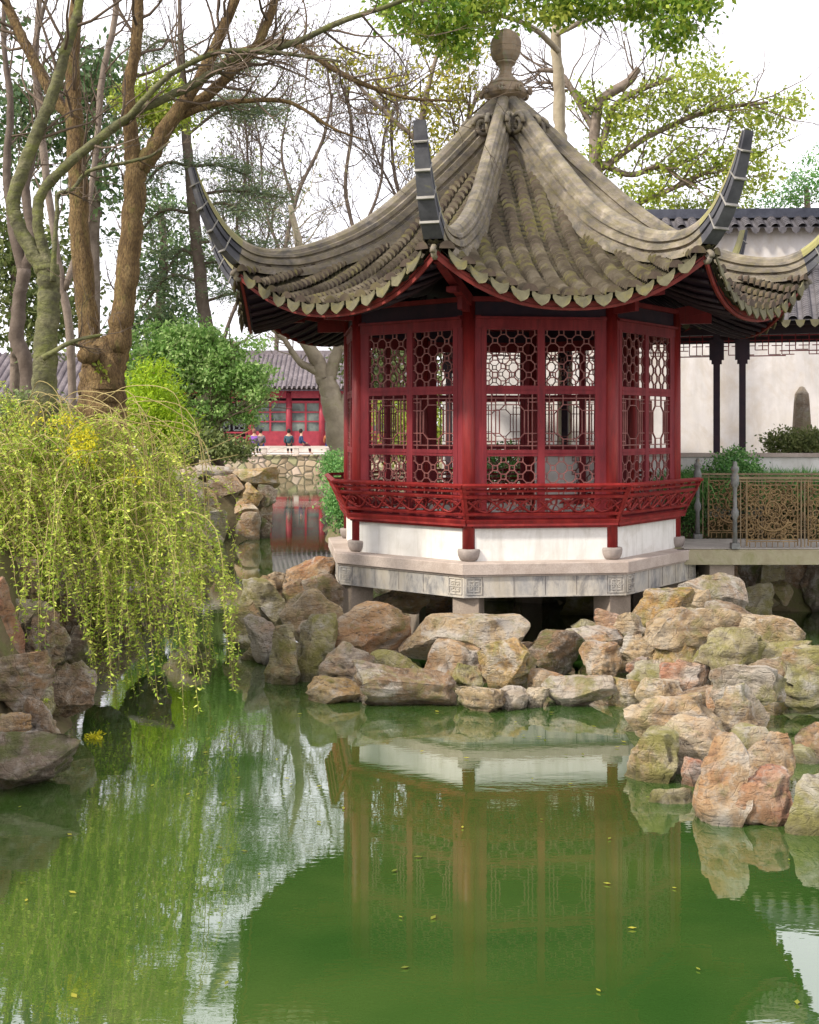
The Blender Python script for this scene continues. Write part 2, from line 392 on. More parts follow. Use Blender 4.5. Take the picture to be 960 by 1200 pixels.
mw, nt, p, _ = nm('pond_water')
v = coords(nt, False)
col = ramp(nt, noise_n(nt, v, .35, 4, .6, .5), [(.35, (.024, .072, .012)), (.65, (.062, .110, .022))])
nt.links.new(col, p.inputs['Base Color'])
p.inputs['Roughness'].default_value = .015; p.inputs['IOR'].default_value = 1.9
p.inputs['Specular IOR Level'].default_value = .5
vr = coords(nt, False, (1.0, 2.6, 1))
w1 = noise_n(nt, vr, 2.3, 3, .55, .4); w2 = noise_n(nt, vr, 9, 2, .5)
mask = ramp(nt, noise_n(nt, v, .3, 2, .5), [(.38, .25), (.62, 1.0)])
hh = mixc(nt, .3, w1, w2)
b = N(nt, 'ShaderNodeBump'); b.inputs['Distance'].default_value = .016
mm = N(nt, 'ShaderNodeMath', operation='MULTIPLY'); mm.inputs[1].default_value = .085
nt.links.new(mask, mm.inputs[0]); nt.links.new(mm.outputs[0], b.inputs['Strength'])
nt.links.new(hh, b.inputs['Height']); nt.links.new(b.outputs[0], p.inputs['Normal'])
gl = N(nt, 'ShaderNodeBsdfGlossy'); gl.inputs['Roughness'].default_value = .012; nt.links.new(b.outputs[0], gl.inputs['Normal'])
lw_ = N(nt, 'ShaderNodeLayerWeight'); lw_.inputs['Blend'].default_value = .5; nt.links.new(b.outputs[0], lw_.inputs['Normal'])
pw_ = N(nt, 'ShaderNodeMath', operation='POWER'); pw_.inputs[1].default_value = 2.2; nt.links.new(lw_.outputs['Facing'], pw_.inputs[0])
fz_ = N(nt, 'ShaderNodeMath', operation='MULTIPLY_ADD'); fz_.inputs[1].default_value = .89; fz_.inputs[2].default_value = .10; nt.links.new(pw_.outputs[0], fz_.inputs[0])
p.inputs['Specular IOR Level'].default_value = 0; p.inputs['Roughness'].default_value = 1
msw = N(nt, 'ShaderNodeMixShader'); nt.links.new(fz_.outputs[0], msw.inputs[0]); nt.links.new(p.outputs[0], msw.inputs[1]); nt.links.new(gl.outputs[0], msw.inputs[2])
nt.links.new(msw.outputs[0], _.inputs[0])
mb = MB(); mb.add([(-22, -2, 0), (26, -2, 0), (26, 72.5, 0), (-22, 72.5, 0)], [(0, 1, 2, 3)])
tag(mb.build('water', mw), kind='structure')

SUN_AZ = math.atan2(-.48, -.80)          # direction towards the sun, in plan
SUN_EL = math.radians(38)
w = bpy.data.worlds.new('World'); S.world = w; w.use_nodes = True
nt = w.node_tree; bg = nt.nodes['Background']
sky = nt.nodes.new('ShaderNodeTexSky'); sky.sky_type = 'NISHITA'; sky.sun_disc = False
sky.sun_elevation = SUN_EL; sky.sun_rotation = PI / 2 - SUN_AZ
sky.air_density = 1.0; sky.dust_density = 3.0; sky.ozone_density = 1.0
tc = nt.nodes.new('ShaderNodeTexCoord')
cn = nt.nodes.new('ShaderNodeTexNoise'); cn.inputs['Scale'].default_value = 2.2; cn.inputs['Detail'].default_value = 5
nt.links.new(tc.outputs['Generated'], cn.inputs['Vector'])
rr = nt.nodes.new('ShaderNodeValToRGB'); rr.color_ramp.elements[0].position = .3; rr.color_ramp.elements[0].color = (.82,) * 3 + (1,)
rr.color_ramp.elements[1].position = .6; rr.color_ramp.elements[1].color = (.97,) * 3 + (1,)
nt.links.new(cn.outputs['Fac'], rr.inputs[0])
mx = nt.nodes.new('ShaderNodeMixRGB'); mx.inputs[2].default_value = (13.6, 13.4, 14.2, 1)
nt.links.new(rr.outputs[0], mx.inputs[0]); nt.links.new(sky.outputs[0], mx.inputs[1])
nt.links.new(mx.outputs[0], bg.inputs[0]); bg.inputs[1].default_value = .088
sl = bpy.data.lights.new('sun', 'SUN'); sl.energy = 3.5; sl.angle = math.radians(5); sl.color = (1, .93, .82)
so = bpy.data.objects.new('sun', sl); C.objects.link(so)
sd = Vector((math.cos(SUN_EL) * math.cos(SUN_AZ), math.cos(SUN_EL) * math.sin(SUN_AZ), math.sin(SUN_EL)))
so.rotation_euler = sd.to_track_quat('Z', 'Y').to_euler(); so.location = (-20, -10, 30)

cam = bpy.data.cameras.new('camera'); cam.sensor_fit = 'HORIZONTAL'; cam.sensor_width = 36
cam.lens = F / 960 * 36; cam.shift_y = -100 / 960; cam.clip_end = 4000
co = bpy.data.objects.new('camera', cam); C.objects.link(co); co.location = (0, 0, CZ); co.rotation_euler = (PI / 2, 0, 0)
S.camera = co
S.view_settings.view_transform = 'Standard'; S.view_settings.look = 'None'; S.view_settings.gamma = 1
S.view_settings.use_curve_mapping = False
S.view_settings.exposure = 0.6

# ------------------------------------------------------------------ pavilion
T22 = math.tan(PI / 8); C22 = math.cos(PI / 8)
ROT = .117; RC, RP = 2.484, 2.831; AP = RC * C22; ZP = 1.257
pav = empty('garden_pavilion', 'red octagonal pavilion with upswept tiled roof standing over the pond', 'pavilion', (1.447, 17.392, 0), ROT)

def octo(mb, R, z0, z1, R1=None, mi=0, ctop=True):
    R1 = R1 or R
    a = [(R * math.cos(-PI / 2 - PI / 8 + k * PI / 4), R * math.sin(-PI / 2 - PI / 8 + k * PI / 4), z0) for k in range(8)]
    b_ = [(R1 * math.cos(-PI / 2 - PI / 8 + k * PI / 4), R1 * math.sin(-PI / 2 - PI / 8 + k * PI / 4), z1) for k in range(8)]
    mb.add(a + b_, [tuple(range(7, -1, -1)), tuple(range(8, 16))] + [(k, (k + 1) % 8, 8 + (k + 1) % 8, 8 + k) for k in range(8)], mi)

# platform
mb = MB(); octo(mb, RP - .012, 1.115, ZP - .012); octo(mb, RP, 1.112, 1.2, RP); 
mb = MB(); octo(mb, RP, 1.115, ZP - .01, RP); octo(mb, RP - .0, ZP - .01, ZP, RP - .012)
octo(mb, RP - .035, 1.085, 1.115)
plat = mb.build('platform', M['slab'], pav)
mb = MB(); octo(mb, RP - .055, .817, 1.085)
octo(mb, RP - .045, .817, .835)
rr_ = rnd(5)
ap2 = (RP - .055) * C22; hw = (RP - .055) * math.sin(PI / 8)
bandmb = mb
def face_pt(j, x, y, z):
    t = j * PI / 4; return (x * math.cos(t) - y * math.sin(t), x * math.sin(t) + y * math.cos(t), z)
mb = bandmb      # thin joints and carved corner squares on the band
for j in range(8):
    for i in range(1, 6):
        x = -hw + .24 + (2 * hw - .48) * (i - 1) / 4.0
        a = face_pt(j, x, -ap2 - .001, .836); b_ = face_pt(j, x, -ap2 - .001, 1.08); mb.bar(a, b_, .0035, .004, 1)
for j in range(8):
    for sx in (-1, 1):
        cx_ = sx * (hw - .13); cz_ = .96
        def seg(x0, z0, x1, z1):
            a = face_pt(j, cx_ + x0, -ap2 - .006, cz_ + z0); b_ = face_pt(j, cx_ + x1, -ap2 - .006, cz_ + z1); mb.bar(a, b_, .012, .012)
        s_ = .10
        for r_ in (s_, .062):
            seg(-r_, -r_, r_, -r_); seg(-r_, r_, r_, r_); seg(-r_, -r_, -r_, r_); seg(r_, -r_, r_, r_)
        seg(-s_, 0, s_, 0); seg(0, -s_, 0, s_)
        for q_ in ((-1, -1), (1, -1), (1, 1), (-1, 1)):
            seg(q_[0] * .03, q_[1] * .03, q_[0] * .062, q_[1] * .03); seg(q_[0] * .03, q_[1] * .03, q_[0] * .03, q_[1] * .0)
band = mb.build('stone_band', [M['band'], M['dark_wood']], plat)
pm = MB(); pm.box((0, 0, .2), (.34, .34, 1.26)); pme = pm.data('stone_pier', M['pier'])
for k in range(8):
    t = -PI / 2 - PI / 8 + k * PI / 4; o = link('stone_pier', pme, plat, (2.5 * math.cos(t), 2.5 * math.sin(t), 0), t)
mb = MB(); octo(mb, 2.2, ZP, ZP + .006); mb.build('floor_paving', M['floor'], pav)

# columns
cm = MB(); cm.lathe([(.085, .12), (.086, 1.5), (.083, 3.42)], 20); cme = cm.data('column', M['red'])
bm_ = MB(); bm_.lathe([(.09, 0), (.115, .015), (.14, .07), (.148, .13), (.14, .155), (.10, .158)], 20); bme = bm_.data('column_base', M['drum'])
for k in range(8):
    t = -PI / 2 - PI / 8 + k * PI / 4
    o = link('column', cme, pav, (RC * math.cos(t), RC * math.sin(t), ZP), t); link('column_base', bme, o)

# wall panel, bench, window for one side (outward = -Y)
def clip(x0, z0, x1, z1, a, b_, c, d):
    dx, dz = x1 - x0, z1 - z0; t0, t1 = 0., 1.
    for p_, q_ in ((-dx, x0 - a), (dx, b_ - x0), (-dz, z0 - c), (dz, d - z0)):
        if abs(p_) < 1e-9:
            if q_ < 0: return None
        else:
            r_ = q_ / p_
            if p_ < 0: t0 = max(t0, r_)
            else: t1 = min(t1, r_)
    if t0 >= t1 - 1e-4: return None
    return x0 + t0 * dx, z0 + t0 * dz, x0 + t1 * dx, z0 + t1 * dz
def octlat(mb, a, b_, c, d, g, y, wd=.013, dp=.022):
    h = .293 * g; cx_ = (a + b_) / 2; cz_ = (c + d) / 2; n = 9; segs = []
    for i in range(-n, n + 1):
        for j in range(-n, n + 1):
            if (i + j) % 2: continue
            x, z = cx_ + i * g, cz_ + j * g
            segs += [(x - h, z - h, x + h, z - h), (x - h, z + h, x + h, z + h), (x - h, z - h, x - h, z + h), (x + h, z - h, x + h, z + h),
                     (x + h, z + h, x + g - h, z + g - h), (x + h, z - h, x + g - h, z - g + h)]
    for s_ in segs:
        r_ = clip(*s_, a, b_, c, d)
        if r_: mb.bar((r_[0], y, r_[1]), (r_[2], y, r_[3]), dp, wd, up=(0, 0, 1)) if abs(r_[3] - r_[1]) < 1e-6 else mb.bar((r_[0], y, r_[1]), (r_[2], y, r_[3]), wd, dp, up=(0, 1, 0))
wl = MB(); wl.box((0, -AP, ZP + .225), (1.76, .10, .449)); wlm = wl.data('wall_panel', M['white'])
fr = MB(); Y0 = -AP
PX = [(-.72, -.05), (.05, .72)]
for x in (-.84, .84): fr.box((x, Y0, 3.09), (.09, .07, 2.72))
for x in (-.758, .758): fr.box((x, Y0 - .01, 3.02), (.072, .06, 2.54))
fr.box((0, Y0 - .012, 3.02), (.098, .062, 2.54))
fr.box((0, Y0 - .012, 4.345), (1.74, .075, .11)); fr.box((0, Y0 - .035, 4.415), (1.74, .11, .03))
for a_, b_ in PX:
    for z0, z1 in ((4.262, 4.292), (3.425, 3.535), (2.615, 2.70), (1.75, 1.86)):
        fr.box(((a_ + b_) / 2, Y0 - .014, (z0 + z1) / 2), (b_ - a_, .056, z1 - z0))
    for z in (3.48, 2.655): fr.box(((a_ + b_) / 2, Y0 - .045, z), (b_ - a_ - .02, .012, .006))
fr.box((0, Y0, 4.53), (1.76, .04, .20), 1)  # red frieze, its shade under the eave painted in with the dark soffit colour
fr.box((0, Y0, 4.655), (1.9, .16, .06), 0)
frm = fr.data('window_frame', [M['red_frame'], M['soffit']])
la = MB()
for a_, b_ in PX:
    octlat(la, a_, b_, 3.535, 4.262, .1117, Y0 - .016)
    octlat(la, a_, b_, 1.86, 2.615, .1117, Y0 - .016)
    cx_, cz_ = (a_ + b_) / 2, 3.0625
    def L(x0, z0, x1, z1):
        la.bar((cx_ + x0, Y0 - .016, cz_ + z0), (cx_ + x1, Y0 - .016, cz_ + z1), .013, .022, up=(0, 1, 0)) if abs(x1 - x0) < 1e-6 or abs(z1 - z0) > 1e-6 else la.bar((cx_ + x0, Y0 - .016, cz_ + z0), (cx_ + x1, Y0 - .016, cz_ + z1), .022, .013)
    W_, H_ = .335, .3625; ow, oh, k_ = .165, .225, .075
    for sx in (-1, 1):
        L(sx * .27, -H_, sx * .27, H_); L(sx * .215, -.30, sx * .215, .30); L(sx * ow, -oh + k_, sx * ow, oh - k_)
        L(sx * (ow - k_), oh, sx * (ow - k_), H_); L(sx * (ow - k_), -oh, sx * (ow - k_), -H_)
        for sz in (-1, 1):
            L(sx * ow, sz * (oh - k_), sx * (ow - k_), sz * oh); L(sx * ow, sz * (oh - k_), sx * W_, sz * (oh - k_))
            L(sx * .215, sz * .26, sx * W_, sz * .26)
    for sz in (-1, 1):
        L(-W_, sz * .31, W_, sz * .31); L(-ow + k_, sz * oh, ow - k_, sz * oh)
lam = la.data('lattice', M['lattice'])
# bench back rail: bottom apothem 2.42 z 1.76, top 2.643 z 2.247
A0, Z0_, A1, Z1_ = 2.42, 1.77, 2.643, 2.247
def rp(x, t, off=0):        # x in [-1,1] of half width, t height fraction
    ap = A0 + (A1 - A0) * t
    return Vector((x * ap * T22, -ap - off, Z0_ + (Z1_ - Z0_) * t))
nrm = Vector((0, -(Z1_ - Z0_), (A1 - A0) * -1)).normalized()
ra = MB(); UPN = Vector((0, -(A1 - A0), Z1_ - Z0_)).normalized()
def railbar(t, w_, h_): ra.bar(rp(-1, t), rp(1, t), w_, h_, up=UPN)
railbar(1, .062, .03); railbar(.86, .045, .022); railbar(.70, .05, .03); railbar(.22, .05, .03); railbar(.02, .06, .05)
for x in (-.985, .985): ra.bar(rp(x, 0), rp(x, 1), .035, .04, up=(1, 0, 0))
for x in np.linspace(-.9, .9, 9): ra.bar(rp(x, .86), rp(x, 1), .04, .02, up=(1, 0, 0))
for i in range(2):          # interlaced waves and little cloud scrolls
    ph = i * PI; pts = [rp(x, .46 + .19 * math.sin(x * 10.5 + ph)) for x in np.linspace(-.96, .96, 74)]
    ra.tube(pts, .016, 5, cap=False)
for k in range(7):
    x = (-.96 + 1.92 * (k + .5) / 7)
    for sx in (-1, 1):
        ra.tube([rp(x + sx * (.03 + .06 * math.cos(t)), .46 + .12 * math.sin(t)) for t in np.linspace(.3, 5.2, 10)], .012, 4, cap=False)
    ra.tube([rp(x + .10, .24), rp(x + .12, .40), rp(x + .15, .52), rp(x + .14, .69)], .011, 4, cap=False)
ram = ra.data('bench_rail', M['red'])
se = MB()
ye, yi = -A0 - .02, -2.2
se.add([(-A0 * T22, -A0 - .02, 1.715), (A0 * T22, -A0 - .02, 1.715), (2.2 * T22, -2.2, 1.715), (-2.2 * T22, -2.2, 1.715),
        (-A0 * T22, -A0 - .02, 1.76), (A0 * T22, -A0 - .02, 1.76), (2.2 * T22, -2.2, 1.76), (-2.2 * T22, -2.2, 1.76)],
       [(3, 2, 1, 0), (4, 5, 6, 7), (0, 1, 5, 4), (1, 2, 6, 5), (2, 3, 7, 6), (3, 0, 4, 7)])
se.box((0, -A0 + .04, 1.698), (1.82, .03, .03))
sem = se.data('bench_seat', M['red'])
for j in range(8):
    rz = j * PI / 4
    if j == 2:      # the doorway towards the bridge
        mb = MB(); mb.box((0, Y0, 4.53), (1.76, .04, .20), 1); mb.box((0, Y0 - .012, 4.345), (1.74, .075, .11)); mb.box((0, Y0, 4.655), (1.9, .16, .06))
        mb.build('door_lintel', [M['red_frame'], M['soffit']], pav, rz=rz); continue
    link('wall_panel', wlm, pav, rz=rz)
    wf = link('window', frm, pav, rz=rz); link('lattice', lam, wf)
    bs = link('bench_seat', sem, pav, rz=rz); link('bench_rail', ram, bs)

# roof
ZR = [(0, 7.75), (.2, 7.42), (.69, 6.78), (1.37, 6.15), (2, 5.61), (2.35, 5.42), (2.8, 5.25), (3.3, 5.13), (3.76, 5.09), (4.2, 5.10), (4.6, 5.25)]
DROP = [(0, 0), (1.2, .0), (2, .09), (3, .36), (3.6, .53), (3.9, .61)]
PE = 3.90
def zsurf(p_, q_):
    k_ = min(1, abs(q_) / max(p_ * T22, 1e-6))
    return interp(p_ / C22, ZR) - interp(p_, DROP) * (1 - k_ ** 2.3)
def eave(q_):   # slight outward flare of the eave toward the corners
    k_ = min(1, abs(q_) / (PE * T22)); return PE + .10 * k_ ** 3
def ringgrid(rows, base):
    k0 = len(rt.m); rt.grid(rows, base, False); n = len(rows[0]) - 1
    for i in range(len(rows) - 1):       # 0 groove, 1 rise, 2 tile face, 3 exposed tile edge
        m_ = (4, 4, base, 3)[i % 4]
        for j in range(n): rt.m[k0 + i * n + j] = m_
rr_ = rnd(11)
rt = MB(); NR = 13; SP = 2 * PE * T22 / NR
for i in range(-6, 7):                       # barrel rows
    qc = i * SP; p0 = max(.30, abs(qc) / T22 - .12); p1 = eave(qc) + .03
    n = max(2, int((p1 - p0) / .080)); rows = []
    wob = rr_.uniform(-.006, .006)
    for s_ in range(n):
        for e_, lift in ((0, -.034), (.20, -.034), (.30, .004), (1, .034)):
            pp = p0 + (p1 - p0) * (s_ + e_ * .98) / n; R_ = .080 + lift * .40; jx = rr_.uniform(-.003, .003) + wob
            row = []
            dz = (zsurf(pp + .03, qc) - zsurf(pp - .03, qc)) / .06
            for a_ in range(8):
                th = PI * a_ / 7; row.append((qc + jx + R_ * math.cos(th), -pp, zsurf(pp, qc) + (R_ * .85 + .012) * math.sin(th) + lift * .5 + .01))
            rows.append(row)
    ringgrid(rows, 0)
    c0 = rows[-1]; rt.add(c0, [tuple(range(len(c0)))], 0)
for i in range(-7, 7):                       # valley rows
    qc = (i + .5) * SP; p0 = max(.32, abs(qc) / T22 - .1); p1 = eave(qc) + .0
    if p1 - p0 < .08: continue
    n = max(2, int((p1 - p0) / .075)); rows = []
    for s_ in range(n):
        for e_, lift in ((0, -.024), (.22, -.024), (.28, .002), (1, .028)):
            pp = p0 + (p1 - p0) * (s_ + e_ * .98) / n; row = []
            for a_ in range(6):
                x = -1 + 2 * a_ / 5; row.append((qc + x * .085, -pp, zsurf(pp, qc) + .035 * x * x + lift - .022))
            rows.append(row)
    ringgrid(rows, 1)
# drip shields
for i in range(-6, 6):
    for qc in ((i + .5) * SP,):
        pe = eave(qc) + .015; z0 = zsurf(pe, qc) + .015; dzq = (zsurf(pe, qc + .05) - zsurf(pe, qc - .05)) / .1
        out = [(-.11, .045), (-.108, -.02), (-.08, -.08), (-.035, -.115), (0, -.135), (.035, -.115), (.08, -.08), (.108, -.02), (.11, .045), (.055, .008), (0, -.004), (-.055, .008)]
        fr_ = [(qc + x, -pe - .012 - (.02 if z < -.05 else 0), z0 + z + x * dzq) for x, z in out]
        bk = [(x, y + .018, z) for x, y, z in fr_]; k_ = len(out)
        rt.add(fr_ + bk, [tuple(range(k_)), tuple(range(2 * k_ - 1, k_ - 1, -1))] + [(a_, k_ + a_, k_ + (a_ + 1) % k_, (a_ + 1) % k_) for a_ in range(k_)], 2)
# base sheet under the tiles
rows = []
for p_ in np.linspace(.25, PE - .02, 24):
    rows.append([(p_ * T22 * x * 1.002, -p_ - (.10 * abs(x) ** 3 if p_ > 3.6 else 0), zsurf(p_, p_ * T22 * x) - .03) for x in np.linspace(-1, 1, 21)])
rt.grid(rows, 1, True)
rtm = rt.data('tile_field', [M['tile'], M['tile_valley'], M['drip'], M['tile_edge'], M['tile_gap_shade']])
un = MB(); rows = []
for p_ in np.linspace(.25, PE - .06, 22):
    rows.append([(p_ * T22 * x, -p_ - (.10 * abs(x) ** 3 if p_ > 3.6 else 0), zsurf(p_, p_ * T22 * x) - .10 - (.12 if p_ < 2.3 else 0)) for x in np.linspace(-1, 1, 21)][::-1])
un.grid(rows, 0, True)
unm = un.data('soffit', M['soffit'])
rf_ = MB()
for i in range(-8, 9):
    x = i * .185
    p0 = max(2.25, abs(x) / T22 + .04)
    if p0 > 3.7: continue
    pts = [(x, -p_, zsurf(p_, x) - .135) for p_ in np.linspace(p0, eave(x) - .14, 6)]
    rf_.tube(pts, .032, 6)
rfm = rf_.data('rafter', M['dark_wood'])
eb = MB(); top = []; bot = []; top2 = []; bot2 = []
for x in np.linspace(-1, 1, 41):
    q_ = x * PE * T22 * 1.025; pe = eave(q_) - .07; z = zsurf(PE - .02, x * (PE - .02) * T22)
    top.append((q_, -pe, z - .015)); bot.append((q_, -pe + .01, z - .125)); top2.append((q_ * .99, -pe + .035, z - .015)); bot2.append((q_ * .99, -pe + .045, z - .125))
eb.grid([top, bot], 0); eb.grid([bot2, top2], 0); eb.grid([bot, bot2], 0); eb.grid([top2, top], 0)
ebm = eb.data('eave_board', M['eave_red'])

ce = MB(); octo(ce, 2.25, 4.66, 4.70); ce.build('light_block_ceiling', M['soffit'], pav)  # dark ceiling added to stop light bouncing inside the pavilion
roof = MB(); octo(roof, .5, 6.7, 7.6, .22); roof = roof.build('roof', M['ridge'], pav)
TOPL = [(.16, 8.0), (.5, 7.68), (.8, 7.38), (1.3, 6.87), (2, 6.22), (2.61, 5.79), (3.29, 5.49), (3.78, 5.40), (4.1, 5.44), (4.36, 5.60), (4.57, 5.84), (4.73, 6.1), (4.84, 6.36)]
BOTL = [(.16, 7.1), (.4, 7.0), (.66, 6.72), (1.25, 6.18), (2, 5.56), (2.6, 5.28), (3.3, 5.06), (3.8, 5.03), (4.17, 5.08), (4.47, 5.31), (4.68, 5.62), (4.83, 5.98), (4.93, 6.36)]
tp = catmull(TOPL, 5); bt = catmull(BOTL, 5); NS = len(tp)
PRO = [(.135, 0), (.135, .26), (.092, .28), (.092, .35), (.135, .37), (.135, .55), (.085, .57), (.085, .62), (.122, .64), (.122, .74), (.095, .76), (.09, .88), (.055, .97), (0, 1)]
PRO = PRO + [(-x, t) for x, t in PRO[-2::-1]]
rg = MB(); hstart = 42
def section(i):
    T_, B_ = tp[i], bt[i]; f_ = i / (NS - 1); ws = 1.0 if f_ < .6 else 1 - .5 * (f_ - .6) / .4
    return [(x * ws, -(B_[0] + (T_[0] - B_[0]) * t), B_[1] + (T_[1] - B_[1]) * t) for x, t in PRO]
rg.grid([section(i) for i in range(hstart + 1)], 0, False)
half = len(PRO)
hs = [section(i) for i in range(hstart, NS)]
rg.grid([r_[:9] for r_ in hs], 1, False); rg.grid([r_[8:half - 8] for r_ in hs], 2, False); rg.grid([r_[half - 9:] for r_ in hs], 1, False)
rg.grid([[r_[-1], r_[0]] for r_ in hs], 1, False)                      # underside
last = hs[-1]; rg.add(last, [tuple(range(half))], 1)
first = section(0); rg.add(first, [tuple(range(half))][::-1], 0)
rgm_mats = [M['ridge'], M['horn'], M['horn_cap']]
for i in (45, 49, 53, 57):                                              # pale joints on the horn
    T_, B_ = tp[i], bt[i]; f_ = i / (NS - 1); ws = 1 - .5 * (f_ - .6) / .4
    a_ = Vector((0, -(B_[0] + .02), B_[1])); b_ = Vector((0, -(B_[0] + (T_[0] - B_[0]) * .62), B_[1] + (T_[1] - B_[1]) * .62))
    rg.bar(a_ + (a_ - b_).normalized() * .012, b_, .285 * ws, .016, 3, up=(0, 0, 1))
# volute at the head of each ridge and a curl under the horn
for sx in (-1, 1):
    pts = []
    for k in range(22):
        t = k / 21 * 3.6 * PI; R_ = .17 * (1 - k / 26); pts.append((sx * .15, -.52 - R_ * math.cos(t) * .9, 7.42 + R_ * math.sin(t)))
    rg.tube(pts, .034, 6, 0)
    rg.lathe([(0, -.02), (.03, -.01), (.03, .01), (0, .02)], 8, (sx * .15, -.50, 7.42), 0)
pts = []
for k in range(16):
    t = k / 15 * 2.6 * PI; R_ = .085 * (1 - k / 20); pts.append((0, -4.26 - R_ * math.cos(t), 5.0 + R_ * math.sin(t)))
rg.tube(pts, .035, 6, 0)
rgm = rg.data('roof_ridge', rgm_mats + [M['joint']])
hp = MB(); hp.bar((0, -2.35, 4.60), (0, -3.3, 4.78), .11, .15); hp.bar((0, -3.28, 4.80), (0, -4.1, 4.98), .11, .13); hp.bar((0, -3.95, 4.92), (0, -4.02, 4.6), .0, .0)
hp.box((0, -3.35, 4.68), (.13, .2, .06)); hp.box((0, -2.75, 4.56), (.06, .5, .16))
hpm = hp.data('corner_rafter', M['red_frame'])
for j in range(8):
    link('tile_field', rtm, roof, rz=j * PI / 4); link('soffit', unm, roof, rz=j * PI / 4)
    link('rafters', rfm, roof, rz=j * PI / 4)
    link('eave_board', ebm, roof, rz=j * PI / 4)
    link('roof_ridge', rgm, roof, rz=(j - .5) * PI / 4); link('corner_rafter', hpm, roof, rz=(j - .5) * PI / 4)
fi = MB()
fi.lathe([(.0, 8.97), (.09, 8.965), (.165, 8.92), (.215, 8.84), (.232, 8.80), (.236, 8.795), (.24, 8.70), (.236, 8.695), (.232, 8.62), (.205, 8.55), (.165, 8.50), (.15, 8.49), (.162, 8.465), (.12, 8.435),
          (.098, 8.40), (.092, 8.34), (.105, 8.28), (.15, 8.24), (.16, 8.225), (.205, 8.20), (.245, 8.175), (.275, 8.15), (.265, 8.13), (.28, 8.10), (.33, 8.04), (.345, 7.99), (.31, 7.95), (.20, 7.9), (.1, 7.5)][::-1], 8, (0, 0, 0), 0, False, PI / 8)
for k in range(8):
    t = k * PI / 4
    for s_ in (-.13, .13):
        c_ = Vector((.35 * math.cos(t) - s_ * math.sin(t), .35 * math.sin(t) + s_ * math.cos(t), 8.02))
        fi.tube([c_ + Vector((math.cos(t + PI / 2) * .045 * math.cos(a_), math.sin(t + PI / 2) * .045 * math.cos(a_), .045 * math.sin(a_))) for a_ in np.linspace(0, 2 * PI, 9)], .02, 5)
fi.build('roof_finial', M['finial'], roof)

# ------------------------------------------------------------------ rocks
def rock_mesh(seed, sx, sy, sz, rough=.06, cuts=17, sub=4, flat=.0):
    import bmesh
    bm = bmesh.new(); bmesh.ops.create_icosphere(bm, subdivisions=sub, radius=1)
    r_ = rnd(seed); pl = []
    for i in range(cuts):
        n = Vector((r_.gauss(0, 1), r_.gauss(0, 1), r_.gauss(0, .8))).normalized(); pl.append((n, r_.uniform(.44, .80)))
    for n, d in (((0, 0, 1), .74 - flat * .2), ((0, 0, -1), .8)): pl.append((Vector(n), d))
    off = Vector((seed * 3.7 % 50, seed * 1.3 % 50, seed * .7 % 50))
    for v_ in bm.verts:
        p_ = v_.co.copy()
        p_ = p_ * (1.05 + .30 * noise.noise(p_ * 1.1 + off))
        for n, d in pl:
            e_ = p_.dot(n) - d
            if e_ > 0: p_ = p_ - n * e_
        q_ = Vector((p_.x * sx, p_.y * sy, p_.z * sz))
        sc = min(sx, sy, sz); rg_ = abs(noise.noise(q_ * (1.1 / max(sc, .08)) + off * .7))
        fr = noise.fractal(q_ * (1.6 / max(sc, .08)) + off, 1.0, 2.1, 5) * rough * .8
        st = noise.noise(Vector((q_.x * 1.5, q_.y * 1.5, q_.z * 7 / max(sz, .1)* .6)) + off) * rough * 1.1
        rd = abs(noise.noise(q_ * (2.6 / max(sc, .08)) + off * 2)) * rough * -1.2
        st2 = noise.noise(Vector((q_.x * .9, q_.y * .9, q_.z * 3.2)) / max(sc, .08) + off * 1.7)
        st2 = math.copysign(min(1, abs(st2) * 4) ** .6, st2) * rough * .55
        v_.co = q_ + q_.normalized() * (fr * .55 + st * .5 + rd * .8 + st2 * .55 - rg_ * rough * .8) * sc * 1.6
    zz = [v_.co for v_ in bm.verts]
    mnx, mxx = min(c.x for c in zz), max(c.x for c in zz); mnz, mxz = min(c.z for c in zz), max(c.z for c in zz)
    for v_ in bm.verts:            # exact width and height
        v_.co.x = (v_.co.x - (mnx + mxx) / 2) * 2 * sx / (mxx - mnx); v_.co.z = (v_.co.z - (mnz + mxz) / 2) * 2 * sz / (mxz - mnz)
    me = bpy.data.meshes.new('boulder'); bm.to_mesh(me); bm.free()
    me.polygons.foreach_set('use_smooth', [True] * len(me.polygons))
    try: me.set_sharp_from_angle(angle=math.radians(24))
    except Exception: pass
    return me
RN = [100]
def rock(u0, u1, v0, v1, Y, kind, label, dep=.8, group='boulders round the pavilion', name='boulder', tilt=0, rough=.07, sub=4, cat='rock', yaw=None):
    RN[0] += 1; sd_ = RN[0]; r_ = rnd(sd_)
    a = at((u0 + u1) / 2, (v0 + v1) / 2, Y); w_ = (u1 - u0) * Y / F / 2; h_ = (v1 - v0) * Y / F / 2
    d_ = max(w_ * dep, h_ * .7)
    low = h_ * .22
    me = rock_mesh(sd_, w_ * 1.15, d_ * 1.1, h_ * 1.06 + low, rough * 1.15, sub=5 if (sub == 4 and Y < 13.7) else sub); me.materials.append(ROCK[kind])
    o = bpy.data.objects.new(name, me); C.objects.link(o)
    o.location = (a.x, Y + d_ * .35, a.z - low); o.rotation_euler = (0, tilt, (r_.uniform(-.15, .15) if yaw is None else yaw))
    tag(o, label, cat, group); return o

